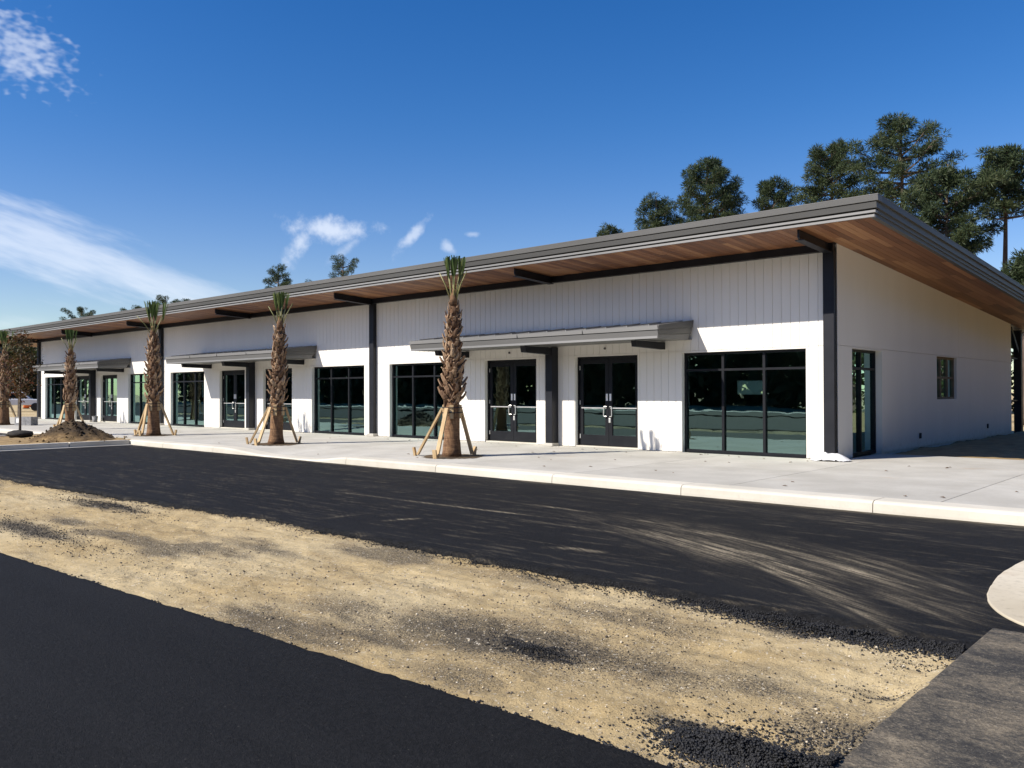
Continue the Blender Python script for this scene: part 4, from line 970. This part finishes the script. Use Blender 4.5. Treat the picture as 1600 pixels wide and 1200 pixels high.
pine(1210, 272, 64, 70, 110, 4, 'small rounded pine between the broad pine and the tall ones', G1, 36)
pine(1300, 216, 60, 104, 130, 5, 'upright pine with visible trunk left of the tallest pine', G1, 44)
pine(1404, 172, 56, 150, 150, 6, 'tallest pine with spreading open crown behind the roof corner', G1, 50, dens=.85)
pine(1482, 248, 50, 150, 175, 7, 'wide bushy pine right of the tallest one, low branches over the roof', G1, 62, dens=1.1, shape='oval')
pine(1570, 222, 52, 96, 118, 8, 'tall bare-trunked pine near the right edge', G1, 44, dens=.85)
pine(1600, 395, 46, 90, 120, 9, 'low dark pine at the right edge behind the gable', G1, 40, shape='oval')
pine(128, 477, 150, 64, 60, 10, 'leftmost pine above the far roof end', G2, 26, dens=.9)
pine(212, 476, 140, 44, 50, 11, 'small pine left of the paired far crowns', G2, 20, dens=.9)
pine(258, 461, 140, 68, 60, 12, 'wide far pine crown above the middle palm', G2, 26, dens=.9)
pine(288, 464, 142, 50, 50, 13, 'narrow far pine crown right of the wide one', G2, 20, dens=.9)
pine(436, 411, 105, 52, 90, 14, 'compact round-topped pine left of the second palm top', G2, 30)
pine(536, 394, 100, 64, 90, 15, 'airy pale pine alone above the roof centre', G2, 28, dens=.6)
pine(486, 436, 110, 44, 60, 16, 'pine top barely above the roof between two taller ones', G2, 20)

# bare tree seen under the far roof end
bt = MB(); r = random.Random(3)
d = px_dir(30, 600); t = 58/math.hypot(d.x, d.y); bx_, by_ = CAM.x+d.x*t, CAM.y+d.y*t
C = []
def grow(p, dv, L, rad_, lev):
    e = p+dv*L; bt.tube([p, p.lerp(e, .5)+Vector((r.uniform(-.05, .05), r.uniform(-.05, .05), 0))*L, e], [rad_, rad_*.8, rad_*.6], 4, False)
    if lev == 0: C.append(tuple(e)); return
    for _ in range(3 if lev > 1 else 4):
        nd = (dv+Vector((r.uniform(-.8, .8), r.uniform(-.8, .8), r.uniform(-.1, .5)))).normalized(); grow(e, nd, L*r.uniform(.55, .8), rad_*.55, lev-1)
grow(Vector((0, 0, 0)), Vector((0, 0, 1)), 1.5, .10, 4)
bt_e = tag(empty('bare_tree', (bx_, by_, -.2)), 'thin half-bare tree seen under the far end of the roof', 'tree')
bt.build('branches', M['bark_grey'], bt_e)
V, F = leaf_cloud(C, 3, .09, .25, 8); np_obj('crown', V, F, M['red_leaf'], bt_e)

# woods that read as one mass: behind the building, beyond its far end, and behind the camera (mirrored in the glass)
def wood(name, pts, hmin, hmax, n, size, seed, label, gap=.28, per=5, spread=None):
    r = np.random.default_rng(seed); P_ = np.array(pts, float); seg = np.hypot(*(P_[1:]-P_[:-1]).T); cum = np.concatenate([[0], np.cumsum(seg)]); L = cum[-1]
    s = r.random(n)*L; x = np.interp(s, cum, P_[:, 0])+r.normal(size=n)*2.5; y = np.interp(s, cum, P_[:, 1])+r.normal(size=n)*2.5
    top = hmin+(hmax-hmin)*(.45*vnoise(s/4.5+seed, s*0)+.55*vnoise(s/14+seed, s*0+3)); z = top*(1-r.random(n)**1.7)-.2
    clump = vnoise(x*.8+seed, z*.8+y*.3); ok = clump > gap; C = np.stack([x, y, z], 1)[ok]
    V, F = leaf_cloud(C, per, size, spread or size*1.3, seed+1, .55)
    o = np_obj(name, V, F, M['wood_mass']); tag(o, label, 'woods', kind='stuff')
    m = MB(); rr = random.Random(seed)
    for i in range(int(L/3)):
        q = rr.random()*L; xx = float(np.interp(q, cum, P_[:, 0])); yy = float(np.interp(q, cum, P_[:, 1])); hh = hmax*rr.uniform(.5, .85)
        m.tube([(xx, yy, -.2), (xx+rr.uniform(-.3, .3), yy, hh)], [.16, .06], 5, False)
    m.build('trunks', M['bark_pine'], o)
wood('woods', [(-160, 62), (-60, 66), (-20, 56), (30, 48), (60, 30)], 5, 10, 9000, .26, 21, 'low mass of woods behind the building', .28, 10, .6)
wood('woods', [(-150, -40), (-150, 20), (-160, 62)], 7, 12, 9000, .7, 22, 'far woods beyond the left end of the lot', .1)
wood('woods', [(-150, -62), (-90, -66), (0, -68), (70, -62), (80, -20)], 11, 17, 22000, .7, 23, 'woods on the far side of the lot behind the camera', .08)
wood('woods', [(24, -14), (25, 10), (26, 45)], 11, 16, 9000, .22, 24, 'woods out of frame to the right of the building', .2, 16, .6)
